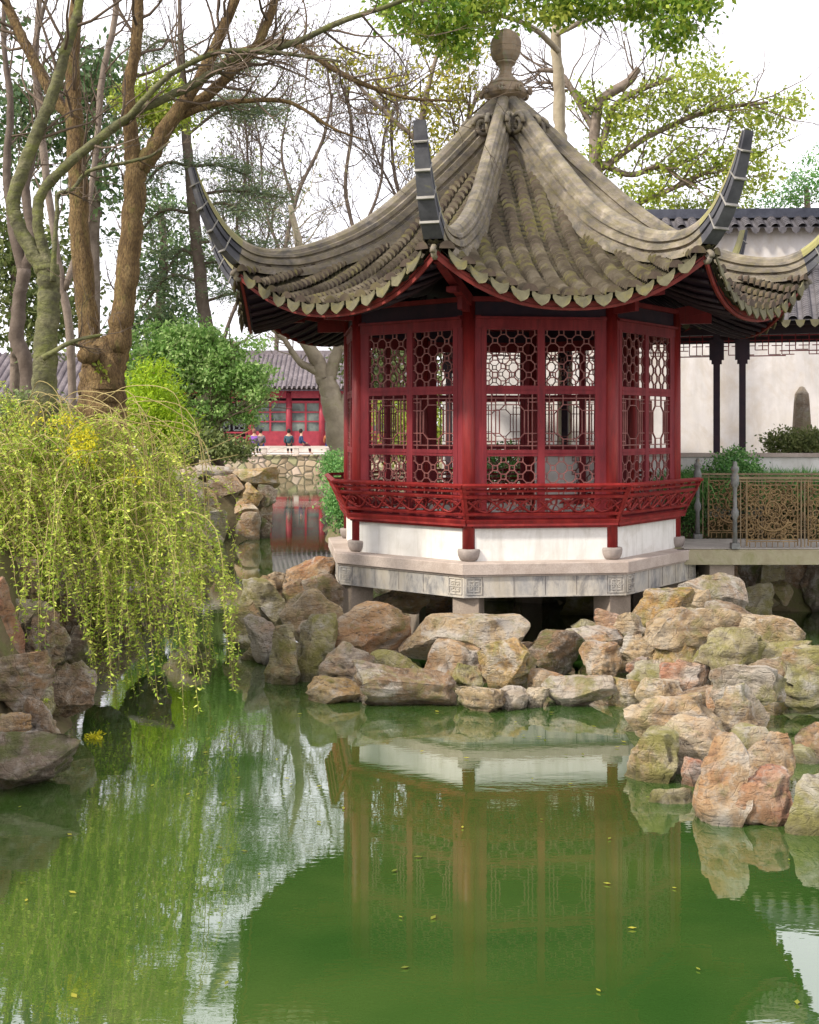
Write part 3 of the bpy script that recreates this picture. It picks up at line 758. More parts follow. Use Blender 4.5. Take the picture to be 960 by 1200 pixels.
R_ = [
 # front row in the water, left to right
 (262, 306, 706, 762, 15.6, 'mossy', 'yellow-green mossy pointed rock at the far left tip of the pile'),
 (284, 330, 680, 730, 16.2, 'mossy', 'olive square-topped rock behind the pointed mossy rock'),
 (303, 348, 671, 705, 17.0, 'pale', 'pale tan rock with a flat top below the left end of the rail'),
 (338, 392, 654, 690, 16.9, 'orange', 'orange rock with a white top touching the left platform corner'),
 (356, 400, 674, 706, 15.9, 'brown', 'brown cube-shaped rock under the left platform corner'),
 (288, 334, 722, 776, 14.6, 'grey', 'rough grey rock in the water beside the pointed mossy one'),
 (330, 400, 690, 742, 15.2, 'pale', 'pale slab of rock sloping down from the left pier'),
 (310, 352, 733, 806, 13.5, 'mossy', 'tall green-stained rock standing at the left water edge'),
 (343, 391, 722, 804, 13.6, 'mossy', 'upright olive rock with a brown right side, left of the orange boulder'),
 (387, 477, 708, 760, 14.0, 'orange', 'bright orange boulder with a flat whitish top below the front left corner'),
 (377, 436, 755, 812, 13.1, 'grey', 'grey-green angular rock below the orange boulder'),
 (425, 492, 764, 800, 13.3, 'mossy', 'flat olive rock leaning behind the long pinkish slab'),
 (362, 422, 796, 824, 12.6, 'ochre', 'low ochre rock half sunk at the left of the long slab'),
 (416, 529, 784, 828, 12.4, 'brown', 'long pinkish-brown slab tilted into the water'),
 (478, 614, 724, 772, 13.8, 'pale', 'largest pale boulder with an overhanging left end, below the centre pier'),
 (498, 572, 752, 806, 13.5, 'orange', 'orange-tan rock that carries the largest pale boulder'),
 (564, 626, 750, 806, 13.2, 'ochre', 'brown block with a level top right of the largest pale boulder'),
 (528, 565, 778, 812, 12.9, 'mossy', 'small greenish stone in front of the brown block'),
 (538, 600, 804, 838, 12.2, 'pale', 'flat pale stone at the water line, left of the small white stone'),
 (582, 622, 806, 834, 12.3, 'grey', 'flat grey stone between the pale stone and the small white stone'),
 (614, 643, 807, 832, 12.35, 'pale', 'small whitish stone in the middle of the front row'),
 (622, 684, 740, 790, 13.9, 'dark', 'dark grey wedge-shaped rock over a shadowed gap'),
 (642, 721, 794, 828, 12.4, 'grey', 'long grey wedge-shaped stone in the front row'),
 (717, 770, 796, 830, 12.4, 'ochre', 'mossy brown block at the right end of the front row'),
 (662, 736, 736, 768, 14.2, 'orange', 'pinkish flat rock behind the pink block, under the right pier'),
 (684, 728, 754, 792, 13.6, 'orange', 'pink block standing in the inner pool'),
 (727, 772, 748, 776, 13.6, 'pale', 'rounded pale stone lying above a small brown stone'),
 (736, 764, 770, 790, 13.4, 'red', 'small brown stone under the rounded pale stone'),
 (699, 727, 714, 740, 14.7, 'red', 'square reddish rock just right of the right pier'),
 (722, 758, 718, 750, 14.4, 'pale', 'pale pinkish rock between the square reddish rock and the yellow boulder'),
 (745, 812, 690, 730, 14.6, 'ochre', 'yellow mossy boulder beside the right corner of the platform'),
 (800, 872, 674, 722, 15.3, 'grey', 'craggy grey rock with spiky top beside the bridge'),
 (828, 900, 706, 752, 14.4, 'brown', 'pinkish sloping rock between the craggy rock and the right-hand flat boulder'),
 (764, 868, 714, 766, 13.3, 'pale', 'broad layered boulder that overhangs the ochre rock'),
 (768, 838, 750, 806, 13.2, 'ochre', 'ochre rock hidden beneath the broad layered boulder'),
 (818, 896, 738, 790, 12.5, 'mossy', 'creased greenish-grey boulder at the middle of the right pile'),
 (866, 942, 724, 762, 13.2, 'pale', 'tan boulder with a white ragged top at the right end of the pile'),
 (880, 950, 752, 784, 12.7, 'mossy', 'olive shelf of rock below the tan boulder with a ragged top'),
 (884, 932, 774, 806, 12.2, 'brown', 'brown-pink stone at the edge of the muddy pool'),
 (920, 990, 760, 822, 12.0, 'mossy', 'green mossy rock cut by the picture edge beside the muddy pool'),
 (777, 832, 774, 810, 12.4, 'red', 'bright brick-red boulder in the middle of the right pile'),
 (750, 800, 796, 832, 12.2, 'pale', 'pinkish-grey slanted stone left of the brick-red boulder'),
 (790, 848, 804, 836, 12.0, 'brown', 'low reddish stone under the brick-red boulder'),
 (838, 922, 780, 826, 11.4, 'grey', 'white-topped boulder with a red right side'),
 (838, 908, 806, 884, 10.8, 'pale', 'craggy cream boulder below the white-topped boulder'),
 (741, 852, 814, 866, 10.6, 'pale', 'big smooth egg-shaped boulder with a grey patch'),
 (774, 872, 844, 914, 10.0, 'pale', 'big slanting cream block in front of the egg-shaped boulder'),
 (736, 794, 858, 944, 9.8, 'mossy', 'upright mossy yellow rock at the left end of the near pile'),
 (758, 820, 926, 966, 9.2, 'mossy', 'low dark mossy rock awash in the water'),
 (800, 842, 890, 940, 9.7, 'red', 'dark red rock deep in the hollow of the near pile'),
 (866, 932, 860, 926, 9.4, 'orange', 'purplish-pink rock on top of the rust-orange boulder'),
 (820, 884, 866, 986, 8.8, 'orange', 'largest near boulder, cream and orange with a white ridge'),
 (862, 932, 905, 984, 8.75, 'red', 'rust-orange boulder at the water, right half of the near pile'),
 (926, 992, 912, 996, 8.5, 'mossy', 'mossy green boulder cut by the picture edge at the waterline'),
 (940, 1010, 850, 900, 10.3, 'brown', 'brown rock outside the muddy pool at the picture edge'),
 (864, 906, 683, 722, 17.2, 'mossy', 'round mossy green rock in the water under the bridge'),
 (810, 868, 672, 708, 16.9, 'mossy', 'greenish rock behind the craggy grey rock'),
 (905, 930, 680, 704, 17.6, 'brown', 'small olive-brown rock right of the round mossy rock'),
 (436, 500, 690, 716, 16.3, 'pale', 'pale pink rock in the shade between the left and centre piers'),
 (500, 530, 688, 716, 18.6, 'orange', 'small orange rock far under the platform'),
 (330, 362, 680, 712, 16.4, 'brown', 'low brown stone filling the gap left of the left pier'),
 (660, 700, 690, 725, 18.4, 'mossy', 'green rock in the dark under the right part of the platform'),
]
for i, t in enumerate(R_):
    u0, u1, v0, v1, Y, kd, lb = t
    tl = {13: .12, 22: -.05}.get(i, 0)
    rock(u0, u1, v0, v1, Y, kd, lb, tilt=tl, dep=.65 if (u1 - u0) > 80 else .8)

rf = rnd(404); used_ = set()
def wedge_label(u, v, kd_):
    c_ = sorted(R_, key=lambda t: ((t[0] + t[1]) / 2 - u) ** 2 + ((t[2] + t[3]) / 2 - v) ** 2)
    t = next(t for t in c_ if t[6] not in used_); used_.add(t[6])
    w = t[6].split(',')[0].split()[:10]
    while w[-1] in ('the', 'a', 'of', 'and', 'to', 'at', 'in', 'with', 'below', 'behind', 'beside', 'under', 'over', 'on', 'that', 'between', 'left', 'right', 'far', 'flat', 'right-hand', 'same', 'white', 'by', 'above', 'front', 'centre', 'brown', 'pinkish', 'small', 'red', 'muddy', 'mossy', 'square', 'carries', 'largest', 'overhangs', 'green', 'reddish', 'long', 'picture', 'water', 'rust-orange', 'near'): w.pop()
    return 'small %s stone wedged against the %s' % ({'ochre': 'ochre', 'pale': 'cream'}.get(kd_, kd_), ' '.join(w))
for u, v, Y in [(430, 800, 13.0), (470, 812, 12.9), (520, 815, 12.8), (545, 765, 14.2), (620, 770, 14.3), (640, 800, 13.0), (655, 765, 14.6), (690, 740, 14.9), (715, 775, 13.9), (755, 792, 13.0), (770, 775, 13.4),
                (790, 765, 13.9), (815, 800, 12.4), (760, 845, 11.2), (800, 870, 10.6), (835, 850, 10.8), (860, 830, 11.4), (880, 880, 10.4), (870, 800, 12.1), (905, 820, 11.9), (845, 760, 13.4), (790, 735, 14.3),
                (820, 705, 15.0), (870, 760, 13.2), (400, 765, 14.0), (370, 745, 14.6), (340, 770, 14.2), (320, 720, 15.6), (300, 765, 14.7), (415, 740, 14.5), (450, 770, 14.0), (910, 745, 13.8), (860, 945, 9.6), (905, 950, 9.6), (800, 920, 10.1), (938, 900, 10.2)]:
    w_ = rf.uniform(17, 26) * 14 / Y; kd_ = rf.choice(['brown', 'ochre', 'pale', 'orange', 'mossy']); rock(u - w_, u + w_, v - w_ * .8, v + w_ * .9, Y + .15, kd_, wedge_label(u, v, kd_), group='small stones wedged between the boulders', name='wedged_stone', sub=3)
LB = 'rocks of the left bank'
for t in [
 (-40, 82, 866, 922, 9.5, 'dark', 'low dark slab with moss at the water, lowest rock of the left bank'),
 (-10, 32, 838, 880, 9.9, 'ochre', 'ochre corner rock standing on the low dark slab'),
 (24, 72, 822, 876, 10.1, 'brown', 'brown rounded rock on the low dark slab, right of the ochre one'),
 (-30, 54, 764, 826, 10.4, 'brown', 'wide purplish-brown sloping slab of the left bank'),
 (20, 62, 800, 850, 10.9, 'mossy', 'olive rock wedged under the wide purplish slab'),
 (50, 108, 778, 832, 11.4, 'brown', 'flat pinkish slab jutting over the water from the left bank'),
 (66, 104, 734, 790, 11.9, 'dark', 'dark brown rock above the jutting pinkish slab'),
 (30, 76, 716, 776, 11.3, 'brown', 'upright brown rock in the middle of the left bank'),
 (10, 58, 704, 742, 11.5, 'pale', 'pale flat rock resting on the upright brown rock'),
 (56, 102, 698, 742, 12.4, 'dark', 'dark grey rounded rock partly under the weeping shrub'),
 (-30, 18, 680, 772, 11.0, 'red', 'tall reddish rock cut by the left picture edge'),
 (-6, 48, 655, 712, 12.0, 'brown', 'grey-brown rock under the roots of the weeping shrub'),
 (96, 150, 690, 760, 13.4, 'dark', 'dark wet rock in the shade of the weeping shrub'),
 (140, 200, 680, 730, 15.2, 'dark', 'dark bank rock behind the hanging green strands'),
 (190, 244, 655, 700, 17.6, 'mossy', 'mossy bank rock at the right of the weeping shrub'),
 (-120, -30, 700, 860, 10.6, 'brown', 'large brown bank rock beyond the left picture edge'),
 (-80, 10, 590, 690, 12.6, 'dark', 'dark bank rock beneath the shrub at the picture edge'),
]:
    rock(*t, group=LB)
# shore stones that line the rest of the left bank behind the shrub
r0 = rnd(77)
for k in range(16):
    Y = 17.5 + k * .95; X = -4.75 - .05 * k if k < 14 else -5.7
    u = 480 + X / Y * F; hpx = r0.uniform(.55, .9) / Y * F; vb = 500 + 3 / Y * F
    rock(u - .6 / Y * F, u + .6 / Y * F, vb - hpx, vb + 2, Y, r0.choice(['dark', 'brown', 'mossy']), 'shore rock along the left bank between the weeping shrub and the cave rocks', group='shore rocks of the left bank', sub=3)
RK = 'rocks of the cave by the water'
for t in [
 (228, 282, 545, 562, 31.5, 'grey', 'flat grey capping rock on the left of the water cave'),
 (276, 324, 548, 572, 31.3, 'ochre', 'yellowish capping rock on the right of the water cave'),
 (246, 284, 556, 578, 31.0, 'brown', 'brown beam of rock over the cave mouth'),
 (278, 306, 566, 592, 31.0, 'ochre', 'yellow-green rock right of the brown beam over the cave mouth'),
 (300, 324, 568, 590, 31.2, 'dark', 'dark knob of rock at the right shoulder of the water cave'),
 (276, 302, 586, 604, 30.9, 'orange', 'bright orange rock at the right side of the cave mouth'),
 (300, 318, 586, 610, 31.2, 'brown', 'brown rock beneath the dark knob'),
 (278, 304, 600, 628, 30.8, 'brown', 'brown rock at the foot of the cave mouth'),
 (298, 316, 604, 630, 31.0, 'dark', 'dark striped rock at the waterline right of the cave'),
 (232, 256, 572, 600, 30.8, 'ochre', 'tan rock at the left jamb of the cave mouth'),
 (222, 256, 594, 622, 30.6, 'mossy', 'mossy rock at the left foot of the cave'),
 (238, 262, 614, 632, 30.2, 'pale', 'pale stone in the water before the cave'),
 (196, 236, 560, 600, 30.5, 'grey', 'grey rock left of the cave, behind the weeping shrub'),
 (180, 224, 590, 632, 30.0, 'mossy', 'low mossy rock left of the cave at the water'),
]:
    rock(*t, group=RK, sub=3)
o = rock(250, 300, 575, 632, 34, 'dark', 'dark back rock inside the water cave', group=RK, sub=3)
# rock wall behind the bridge
WK = 'rocks of the wall under the bridge'
r0 = rnd(9); kinds = ['dark', 'brown', 'dark', 'mossy', 'brown', 'dark', 'mossy']
wl_lab = ['dark red ledge of rock under the bridge beside the platform', 'mossy rock on the waterline below the tall railing post', 'brown rock of the wall right of the tall railing post',
          'green-topped rock of the wall under the scrollwork panel', 'reddish-purple block of the wall at the right under the bridge', 'dark block of the wall under the bridge at the picture edge', 'outer dark block of the wall past the picture edge']
for k in range(7):
    u0 = 815 + k * 27
    rock(u0 - 8, u0 + 34, 648 + r0.uniform(-4, 8), 712 + r0.uniform(-5, 6), 18.9 + r0.uniform(-.1, .3), kinds[k], wl_lab[k], group=WK, sub=3)
for k in range(9):
    u0 = 440 + k * 42
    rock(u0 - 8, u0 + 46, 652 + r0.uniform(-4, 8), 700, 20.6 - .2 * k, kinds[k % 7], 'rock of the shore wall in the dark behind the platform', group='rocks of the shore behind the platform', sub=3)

# ------------------------------------------------------------------ bridge with railings
br = empty('stone_bridge', 'flat stone bridge with bronze scrollwork railings leading to the pavilion', 'bridge', (4.2, 17.1, 1.257))
mb = MB(); mb.box((4.9, 0, -.10), (10.6, 1.46, .20)); mb.box((4.9, -.74, -.115), (10.6, .03, .19)); mb.box((4.9, 0, .004), (10.6, 1.2, .008)); mb.build('deck', M['bridge'], br)
mb = MB(); mb.box((4.9, 0, .012), (10.4, 1.38, .01)); mb.build('deck_paving', M['floor'], br)
for X in (.25, 4.2, 8.2):
    mb = MB(); mb.box((X, 0, -.75), (.35, 1.3, 1.1)); mb.build('bridge_pier', M['pier'], br)
po = MB(); po.box((0, 0, .04), (.12, .12, .08)); po.lathe([(.036, .08), (.03, .42), (.04, .44), (.055, .47), (.055, .53), (.04, .56), (.03, .58), (.03, .86), (.04, .88), (.06, .92), (.063, 1.0), (.05, 1.05), (.04, 1.08), (.06, 1.12), (.06, 1.15), (.03, 1.18), (.035, 1.21), (.02, 1.24)], 8)
pom = po.data('railing_post', M['iron'])
pa = MB(); PW, PH0, PH1 = .72, .13, .93
rs = rnd(21)
for x in (-PW / 2, PW / 2): pa.bar((x, 0, .04), (x, 0, .98), .016)
pa.bar((-PW / 2, 0, PH0), (PW / 2, 0, PH0), .014); pa.bar((-PW / 2, 0, PH1 - .03), (PW / 2, 0, PH1 - .03), .014)
pa.bar((-PW / 2, 0, .10), (PW / 2, 0, .10), .012)
for k in range(9): x = -PW / 2 + PW * (k + .5) / 9; pa.bar((x, 0, .02), (x, 0, .10), .010)
def scroll(cx_, cz_, R0, turn, sgn, ph):
    pts = []
    for k in range(14):
        t = k / 13; r_ = R0 * (1 - t * .78); an = ph + sgn * t * turn
        x = min(max(cx_ + r_ * math.cos(an), -PW / 2), PW / 2); z = min(max(cz_ + r_ * math.sin(an), PH0), PH1 - .03)
        pts.append((x, rs.uniform(-.006, .006), z))
    pa.tube(pts, [.011] * 9 + [.009, .008, .008, .007, .006], 4, cap=False)
for i in range(9):
    for j in range(10):
        cx_ = -PW / 2 + PW * (i + .5) / 9 + rs.uniform(-.02, .02); cz_ = PH0 + (PH1 - PH0) * (j + .5) / 10 + rs.uniform(-.02, .02)
        scroll(cx_, cz_, rs.uniform(.05, .085), rs.uniform(4, 8), rs.choice((-1, 1)), rs.uniform(0, 6.3))
pa.tube([(.22 * math.cos(t), -.012, .42 + .17 * math.sin(t)) for t in np.linspace(PI, 2 * PI, 14)], .014, 5)
pa.tube([(.10 * math.cos(t), -.012, .55 + .12 * math.sin(t)) for t in np.linspace(-.5, 3.9, 14)], .013, 5)
pam = pa.data('scrollwork_panel', M['bronze'])
for row, y, xs_ in (('front', -.70, [.42 + 1.9 * k for k in range(6)]), ('back', .70, [.24 + 2.3 * k for k in range(5)])):
    for k, x in enumerate(xs_):
        link('railing_post', pom, br, (x, y, .012))
        mb = MB(); LN = 1.9 if row == 'front' else 2.3; mb.bar((x, y, 1.0), (x + 1.9, y, 1.0), .035, .03); mb.bar((x + 1.9, y, 1.0), (x + LN, y, 1.0), .034, .029); mb.bar((x, y, .955), (x + 1.9, y, .955), .02, .012)
        for q_ in range(1, 3): mb.bar((x + .08 * q_, y, .03), (x + .08 * q_, y, .96), .012); mb.bar((x + 1.9 - .08 * q_, y, .03), (x + 1.9 - .08 * q_, y, .96), .012)
        for q_ in (.94, .99): mb.bar((x + q_, y, .02), (x + q_, y, .98), .016)
        mb.build('handrail', M['bronze_dark'], br, (0, 0, .012))
        for q_ in (.53, 1.40): link('scrollwork_panel', pam, br, (x + q_, y, .012))

# ------------------------------------------------------------------ corridor, walls on the right
def tile_slope(mb, a, b_, up, drop, rows, mi=0, drip=1):
    """tiled slope: ridge line a-b, down vector 'up' (Vector) ; barrel rows"""
    a = Vector(a); b_ = Vector(b_); ax = (b_ - a); n = rows; L_ = ax.length; axn = ax.normalized(); dn = Vector(up); nl = dn.length; dnn = dn.normalized(); nrm_ = axn.cross(dnn)
    if nrm_.z < 0: nrm_ = -nrm_
    mb.add([a, b_, b_ + dn, a + dn], [(0, 1, 2, 3)], mi)
    sp = L_ / n
    for i in range(n):
        c_ = a + axn * (sp * (i + .5)); k = max(3, int(nl / .075)); rws = []
        for s_ in range(k):
            for e_, lf in ((0, 0), (1, .012)):
                pp = c_ + dnn * (nl * (s_ + e_ * .97) / k)
                rws.append([pp + axn * (sp * .33 * math.cos(PI * q_ / 5)) + nrm_ * (sp * .3 * math.sin(PI * q_ / 5) + lf) for q_ in range(6)])
        mb.grid(rws, mi, False)
        cc = a + axn * (sp * i) + dn
        if drip: mb.add([cc + axn * -.08 + nrm_ * .01, cc + axn * .08 + nrm_ * .01, cc + axn * .05 + Vector((0, 0, -.08)), cc + Vector((0, 0, -.12)), cc + axn * -.05 + Vector((0, 0, -.08))], [(0, 1, 2, 3, 4)], drip)
CR = math.radians(-16)
cor = empty('covered_walkway', 'covered walkway with slim black posts and a low grey tiled roof', 'walkway', (5.62, 19.5, 1.75), CR)
mb = MB(); mb.box((.5, 1.0, -.12), (13, 2.3, .25)); mb.build('walkway_floor', M['floor'], cor)
for x, y in [(-5.6, 0), (-3.0, 0), (-.42, 0), (0, 0), (2.6, 0), (5.2, 0), (-5.6, 2), (-3.3, 2), (2.6, 2), (5.2, 2)]:
    if 1:
        x_ = x
        mb = MB(); mb.box((x_, y, 1.42), (.11, .11, 2.85)); mb.box((x_, y, 2.55), (.24, .10, .34)); mb.box((x_, y, 2.36), (.17, .09, .1)); mb.build('walkway_post', M['dark_wood'], cor)
for y in (0, 2.0):
    mb = MB(); mb.box((0, y, 2.86), (12, .12, .12)); mb.build('walkway_beam', M['dark_wood'], cor)
fz = MB()
x = -5.6; k = 0; rs = rnd(4)
while x < 5.2:
    d = .34 if (k % 3) else .26
    fz.bar((x, 0, 2.80), (x, 0, 2.80 - d), .014)
    fz.bar((x, 0, 2.80 - d), (x + .20, 0, 2.80 - d), .014); fz.bar((x + .1, 0, 2.70), (x + .30, 0, 2.70), .014); fz.bar((x + .12, 0, 2.70), (x + .12, 0, 2.80 - d), .014)
    fz.bar((x + .05, 0, 2.61), (x + .22, 0, 2.61), .014); fz.bar((x + .22, 0, 2.80), (x + .22, 0, 2.61), .014)
    x += .215; k += 1
for x0, x1 in ((-3, -.42), (0, 2.6), (2.6, 5.2), (-5.6, -3)):
    fz.bar((x0, 0, 2.78), (x1, 0, 2.78), .02)
    fz.bar((x0, 0, 2.44), (x0 + .7, 0, 2.44), .018); fz.bar((x1 - .7, 0, 2.44), (x1, 0, 2.44), .018); fz.bar((x0 + .6, 0, 2.52), (x1 - .6, 0, 2.52), .018)
fz.build('hanging_fretwork', M['red_frame'], cor)
mb = MB()
tile_slope(mb, (-6.5, 1.0, 3.95), (6.5, 1.0, 3.95), (0, -1.65, -.98), 0, 58, 0, 1); tile_slope(mb, (6.5, 1.0, 3.95), (-6.5, 1.0, 3.95), (0, 1.65, -.98), 0, 58, 0, 1)
mb.tube([(-6.5, 1.0, 3.99), (6.5, 1.0, 3.99)], .09, 8)
mb.box((0, 1, 2.94), (12.8, 2.9, .04), 2)
mb.build('walkway_roof', [M['grey_tile'], M['drip'], M['dark_wood']], cor)

gw = empty('garden_wall', 'tall weathered white garden wall with dark tiled coping behind the walkway', 'wall', (9, 24.5, 0), math.radians(-3))
mb = MB(); mb.box((.2, 0, 3.6), (17, .3, 7.3)); mb.build('plaster_wall', M['wall'], gw)
mb = MB(); tile_slope(mb, (-8.4, 0, 7.42), (8.8, 0, 7.42), (0, -.42, -.26), 0, 62, 0, 0); tile_slope(mb, (8.8, 0, 7.42), (-8.4, 0, 7.42), (0, .42, -.26), 0, 62, 0, 0)
for k in range(62):
    x = -8.4 + 17.2 * k / 62; mb.add([(x - .1, -.425, 7.17), (x + .1, -.425, 7.17), (x + .07, -.44, 7.08), (x, -.45, 7.03), (x - .07, -.44, 7.08)], [(0, 1, 2, 3, 4)], 0)
mb.build('wall_coping', M['grey_tile'], gw)
mb = MB(); mb.box((.2, 0, 7.53), (17.2, .2, .2)); mb.build('coping_ridge', M['blue_cap'], gw)
mb = MB(); mb.box((0, 0, .5), (13, .28, 1.0)); mb.box((0, 0, 1.03), (13.05, .36, .06), 1)
lw = mb.build('low_wall', [M['white'], M['slab']], None, (8.6, 19.05, 1.5), math.radians(-4)); tag(lw, 'low white seat wall with a stone cap behind the hedge', 'wall')
# stone stele
mb = MB(); mb.lathe([(.20, 0), (.19, .5), (.16, 1.05), (.13, 1.25), (.05, 1.38), (.0, 1.4)], 7, smooth=False)
for v_i, v_ in enumerate(mb.v): mb.v[v_i] = (v_[0] * (1 + .2 * noise.noise(Vector(v_) * 4)), v_[1], v_[2])
P_ = at(940, 530, 22.8); o = mb.build('standing_stone', ROCK['brown'], None, (P_.x, P_.y, 2.4)); tag(o, 'slim pointed brown standing stone before the white wall', 'stone')


# ------------------------------------------------------------------ plants
nrg = np.random.default_rng(8)
def clump_leaves(cl, size, aspect=.5, flat=0., droop=0., seed=0):
    """cl: (centre, (rx, ry, rz), clusters, leaves per cluster, cluster spread)"""
    g = np.random.default_rng(seed); out = []
    for c_, r_, ns, npr, spd in cl:
        d = g.normal(size=(ns, 3)); d /= np.linalg.norm(d, axis=1)[:, None]
        R_ = g.random((ns, 1)) ** .45
        cc = np.array(c_) + d * R_ * np.array(r_)
        P = np.repeat(cc, npr, 0) + g.normal(size=(ns * npr, 3)) * spd * np.array([1, 1, .6])
        out.append(leaf_verts(P, size, g, aspect, flat, droop))
    return np.concatenate(out)

class Tree:
    def __init__(s, name, label, base, bark, seed, cat='tree', group=None):
        s.base = Vector(base); s.root = empty(name, label, cat, base, 0, group)
        s.tr = MB(); s.tw = MB(); s.tips = []; s.r = rnd(seed); s.seed = seed; s.bark = bark
    def limb(s, px, Y, sub=None, n=8, start=.35, rep=6, target=None):
        """px: (u, v, half width in photo pixels[, depth]); sub=(count, length, depth)"""
        P = []
        for q_ in px:
            y = q_[3] if len(q_) > 3 else Y
            a = at(q_[0], q_[1], y); P.append((a.x, a.y, a.z, q_[2] * y / F))
        C_ = catmull(P, rep); w_ = [Vector(c[:3]) for c in C_]; rd = [max(.004, float(c[3])) for c in C_]
        for i in range(1, len(w_) - 1):
            k_ = rd[i] * .07; w_[i] = w_[i] + Vector((s.r.gauss(0, k_), s.r.gauss(0, k_), s.r.gauss(0, k_)))
            rd[i] *= s.r.uniform(.93, 1.08)
        (s.tr if target is None else target).tube(w_, rd, n)
        if sub:
            cnt, ln, dp = sub
            for k in range(cnt):
                t = start + (1 - start) * (k + s.r.random()) / cnt; i = min(len(w_) - 2, int(t * (len(w_) - 1)))
                ax = (w_[i + 1] - w_[i]).normalized(); d = s.side(ax, s.r.uniform(.6, 1.15))
                s.grow(w_[i], d, ln * s.r.uniform(.6, 1.15), min(rd[i] * .55, .011 + ln * .009), dp)
        return w_
    def side(s, ax, ang):
        v_ = Vector((s.r.gauss(0, 1), s.r.gauss(0, 1), s.r.gauss(0, 1))); v_ = (v_ - ax * v_.dot(ax)).normalized()
        return (ax * math.cos(ang) + v_ * math.sin(ang)).normalized()
    up = .10; wob = .20; kids = 2; minr = .0035
    def grow(s, p_, d, ln, r_, dp):
        n = 5 if dp > 0 else 4; pts = [p_.copy()]; rd = [r_]; q_ = p_.copy(); e = d.copy()
        for i in range(n):
            e = (e + Vector((s.r.gauss(0, s.wob), s.r.gauss(0, s.wob), s.r.gauss(0, s.wob) + s.up))).normalized()
            q_ = q_ + e * ln / n; pts.append(q_.copy()); rd.append(max(s.minr, r_ * (1 - .72 * (i + 1) / n)))
        s.tw.tube(pts, rd, 5 if r_ > .02 else 3, cap=False)
        if dp <= 0: s.tips.append(pts[-1]); s.tips.append(pts[2]); return
        s.tips.append(pts[-1])
        for k in range(s.kids):
            i = s.r.randint(1, n); dd = s.side((pts[i] - pts[i - 1]).normalized(), s.r.uniform(.4, .95))
            s.grow(pts[i], dd, ln * s.r.uniform(.5, .75), max(s.minr, rd[i] * .7), dp - 1)
    def done(s, leaves=None, mat=None, twig=None, extra=None, crown='crown'):
        L_ = -s.base
        if s.tr.v: s.tr.build('trunk', s.bark, s.root, L_)
        if s.tw.v: s.tw.build('branches', twig or M['twig'], s.root, L_)
        if leaves is not None and len(leaves): quads_mesh(crown, leaves, mat, s.root, L_)
        if extra: 
            for nm_, V, m_ in extra: quads_mesh(nm_, V, m_, s.root, L_)
    def tipleaves(s, n, spread, size, **k):
        g = np.random.default_rng(s.seed); T_ = np.array([tuple(t) for t in s.tips])
        if len(T_) == 0: return np.zeros((0, 3))
        P = T_[g.integers(0, len(T_), n)] + g.normal(size=(n, 3)) * spread
        return leaf_verts(P, size, g, **k)

# the brown double trunk
t = Tree('rough_barked_tree', 'large rough brown tree forked into two trunks with a sawn stub above the weeping shrub', (-3.75, 14, 1.9), M['trunk_brown'], 3)
t.limb([(124, 545, 33), (122, 500, 28), (120, 462, 26), (120, 440, 25), (121, 422, 22), (122, 407, 15), (122, 400, 7)], 14, n=12, rep=8)
t.limb([(120, 475, 10), (113, 442, 13), (107, 410, 13), (100, 350, 12), (93, 260, 11.5), (90, 180, 11), (87, 120, 9.5), (85, 60, 8), (92, -20, 7), (100, -120, 5), (92, -220, 3)], 14, (12, 1.3, 3), n=10)
t.limb([(122, 478, 10), (130, 440, 15), (139, 402, 14.5), (146, 350, 14), (154, 280, 13), (158, 215, 13), (159, 185, 12)], 14, None, n=10)
t.limb([(158, 200, 11), (153, 150, 8.5), (151, 100, 7.5), (161, 45, 7), (160, -30, 6), (150, -120, 4), (160, -220, 3)], 14, (12, 1.3, 3))
t.limb([(160, 200, 12), (176, 182, 11), (200, 142, 9), (232, 95, 7.5), (255, 50, 6.5), (275, 0, 5.5), (300, -70, 4.5), (310, -180, 3)], 14, (13, 1.1, 3))
t.limb([(185, 160, 8), (212, 130, 7), (242, 112, 6.5), (285, 72, 6), (308, 40, 5.5), (325, -10, 4.5), (345, -90, 3)], 14.2, (12, 1.1, 3))
t.limb([(262, 76, 5), (290, 58, 4.6), (340, 50, 4), (390, 80, 3.4), (430, 100, 3), (480, 115, 2.2), (530, 118, 1.2)], 14.3, (14, .8, 2))
t.limb([(200, 142, 5), (240, 125, 4), (290, 118, 3), (340, 120, 2.4), (390, 150, 1.6), (430, 165, 1)], 14.1, (12, .7, 2))
t.limb([(90, 145, 7), (62, 112, 6), (35, 62, 6), (14, 18, 5.5), (-20, -60, 4), (-60, -140, 3)], 14, (10, 1.2, 3))
st = MB(); a = at(108, 415, 13.8); b_ = at(100, 417, 13.45); t.tr.tube([a, b_], [.11, .10], 10)
V = clump_leaves([(at(121, 434, 13.7), (.08, .05, .12), 6, 6, .03)], .06, seed=2)
t.done(V, M['leaf_spring'], crown='sprouting_leaves')
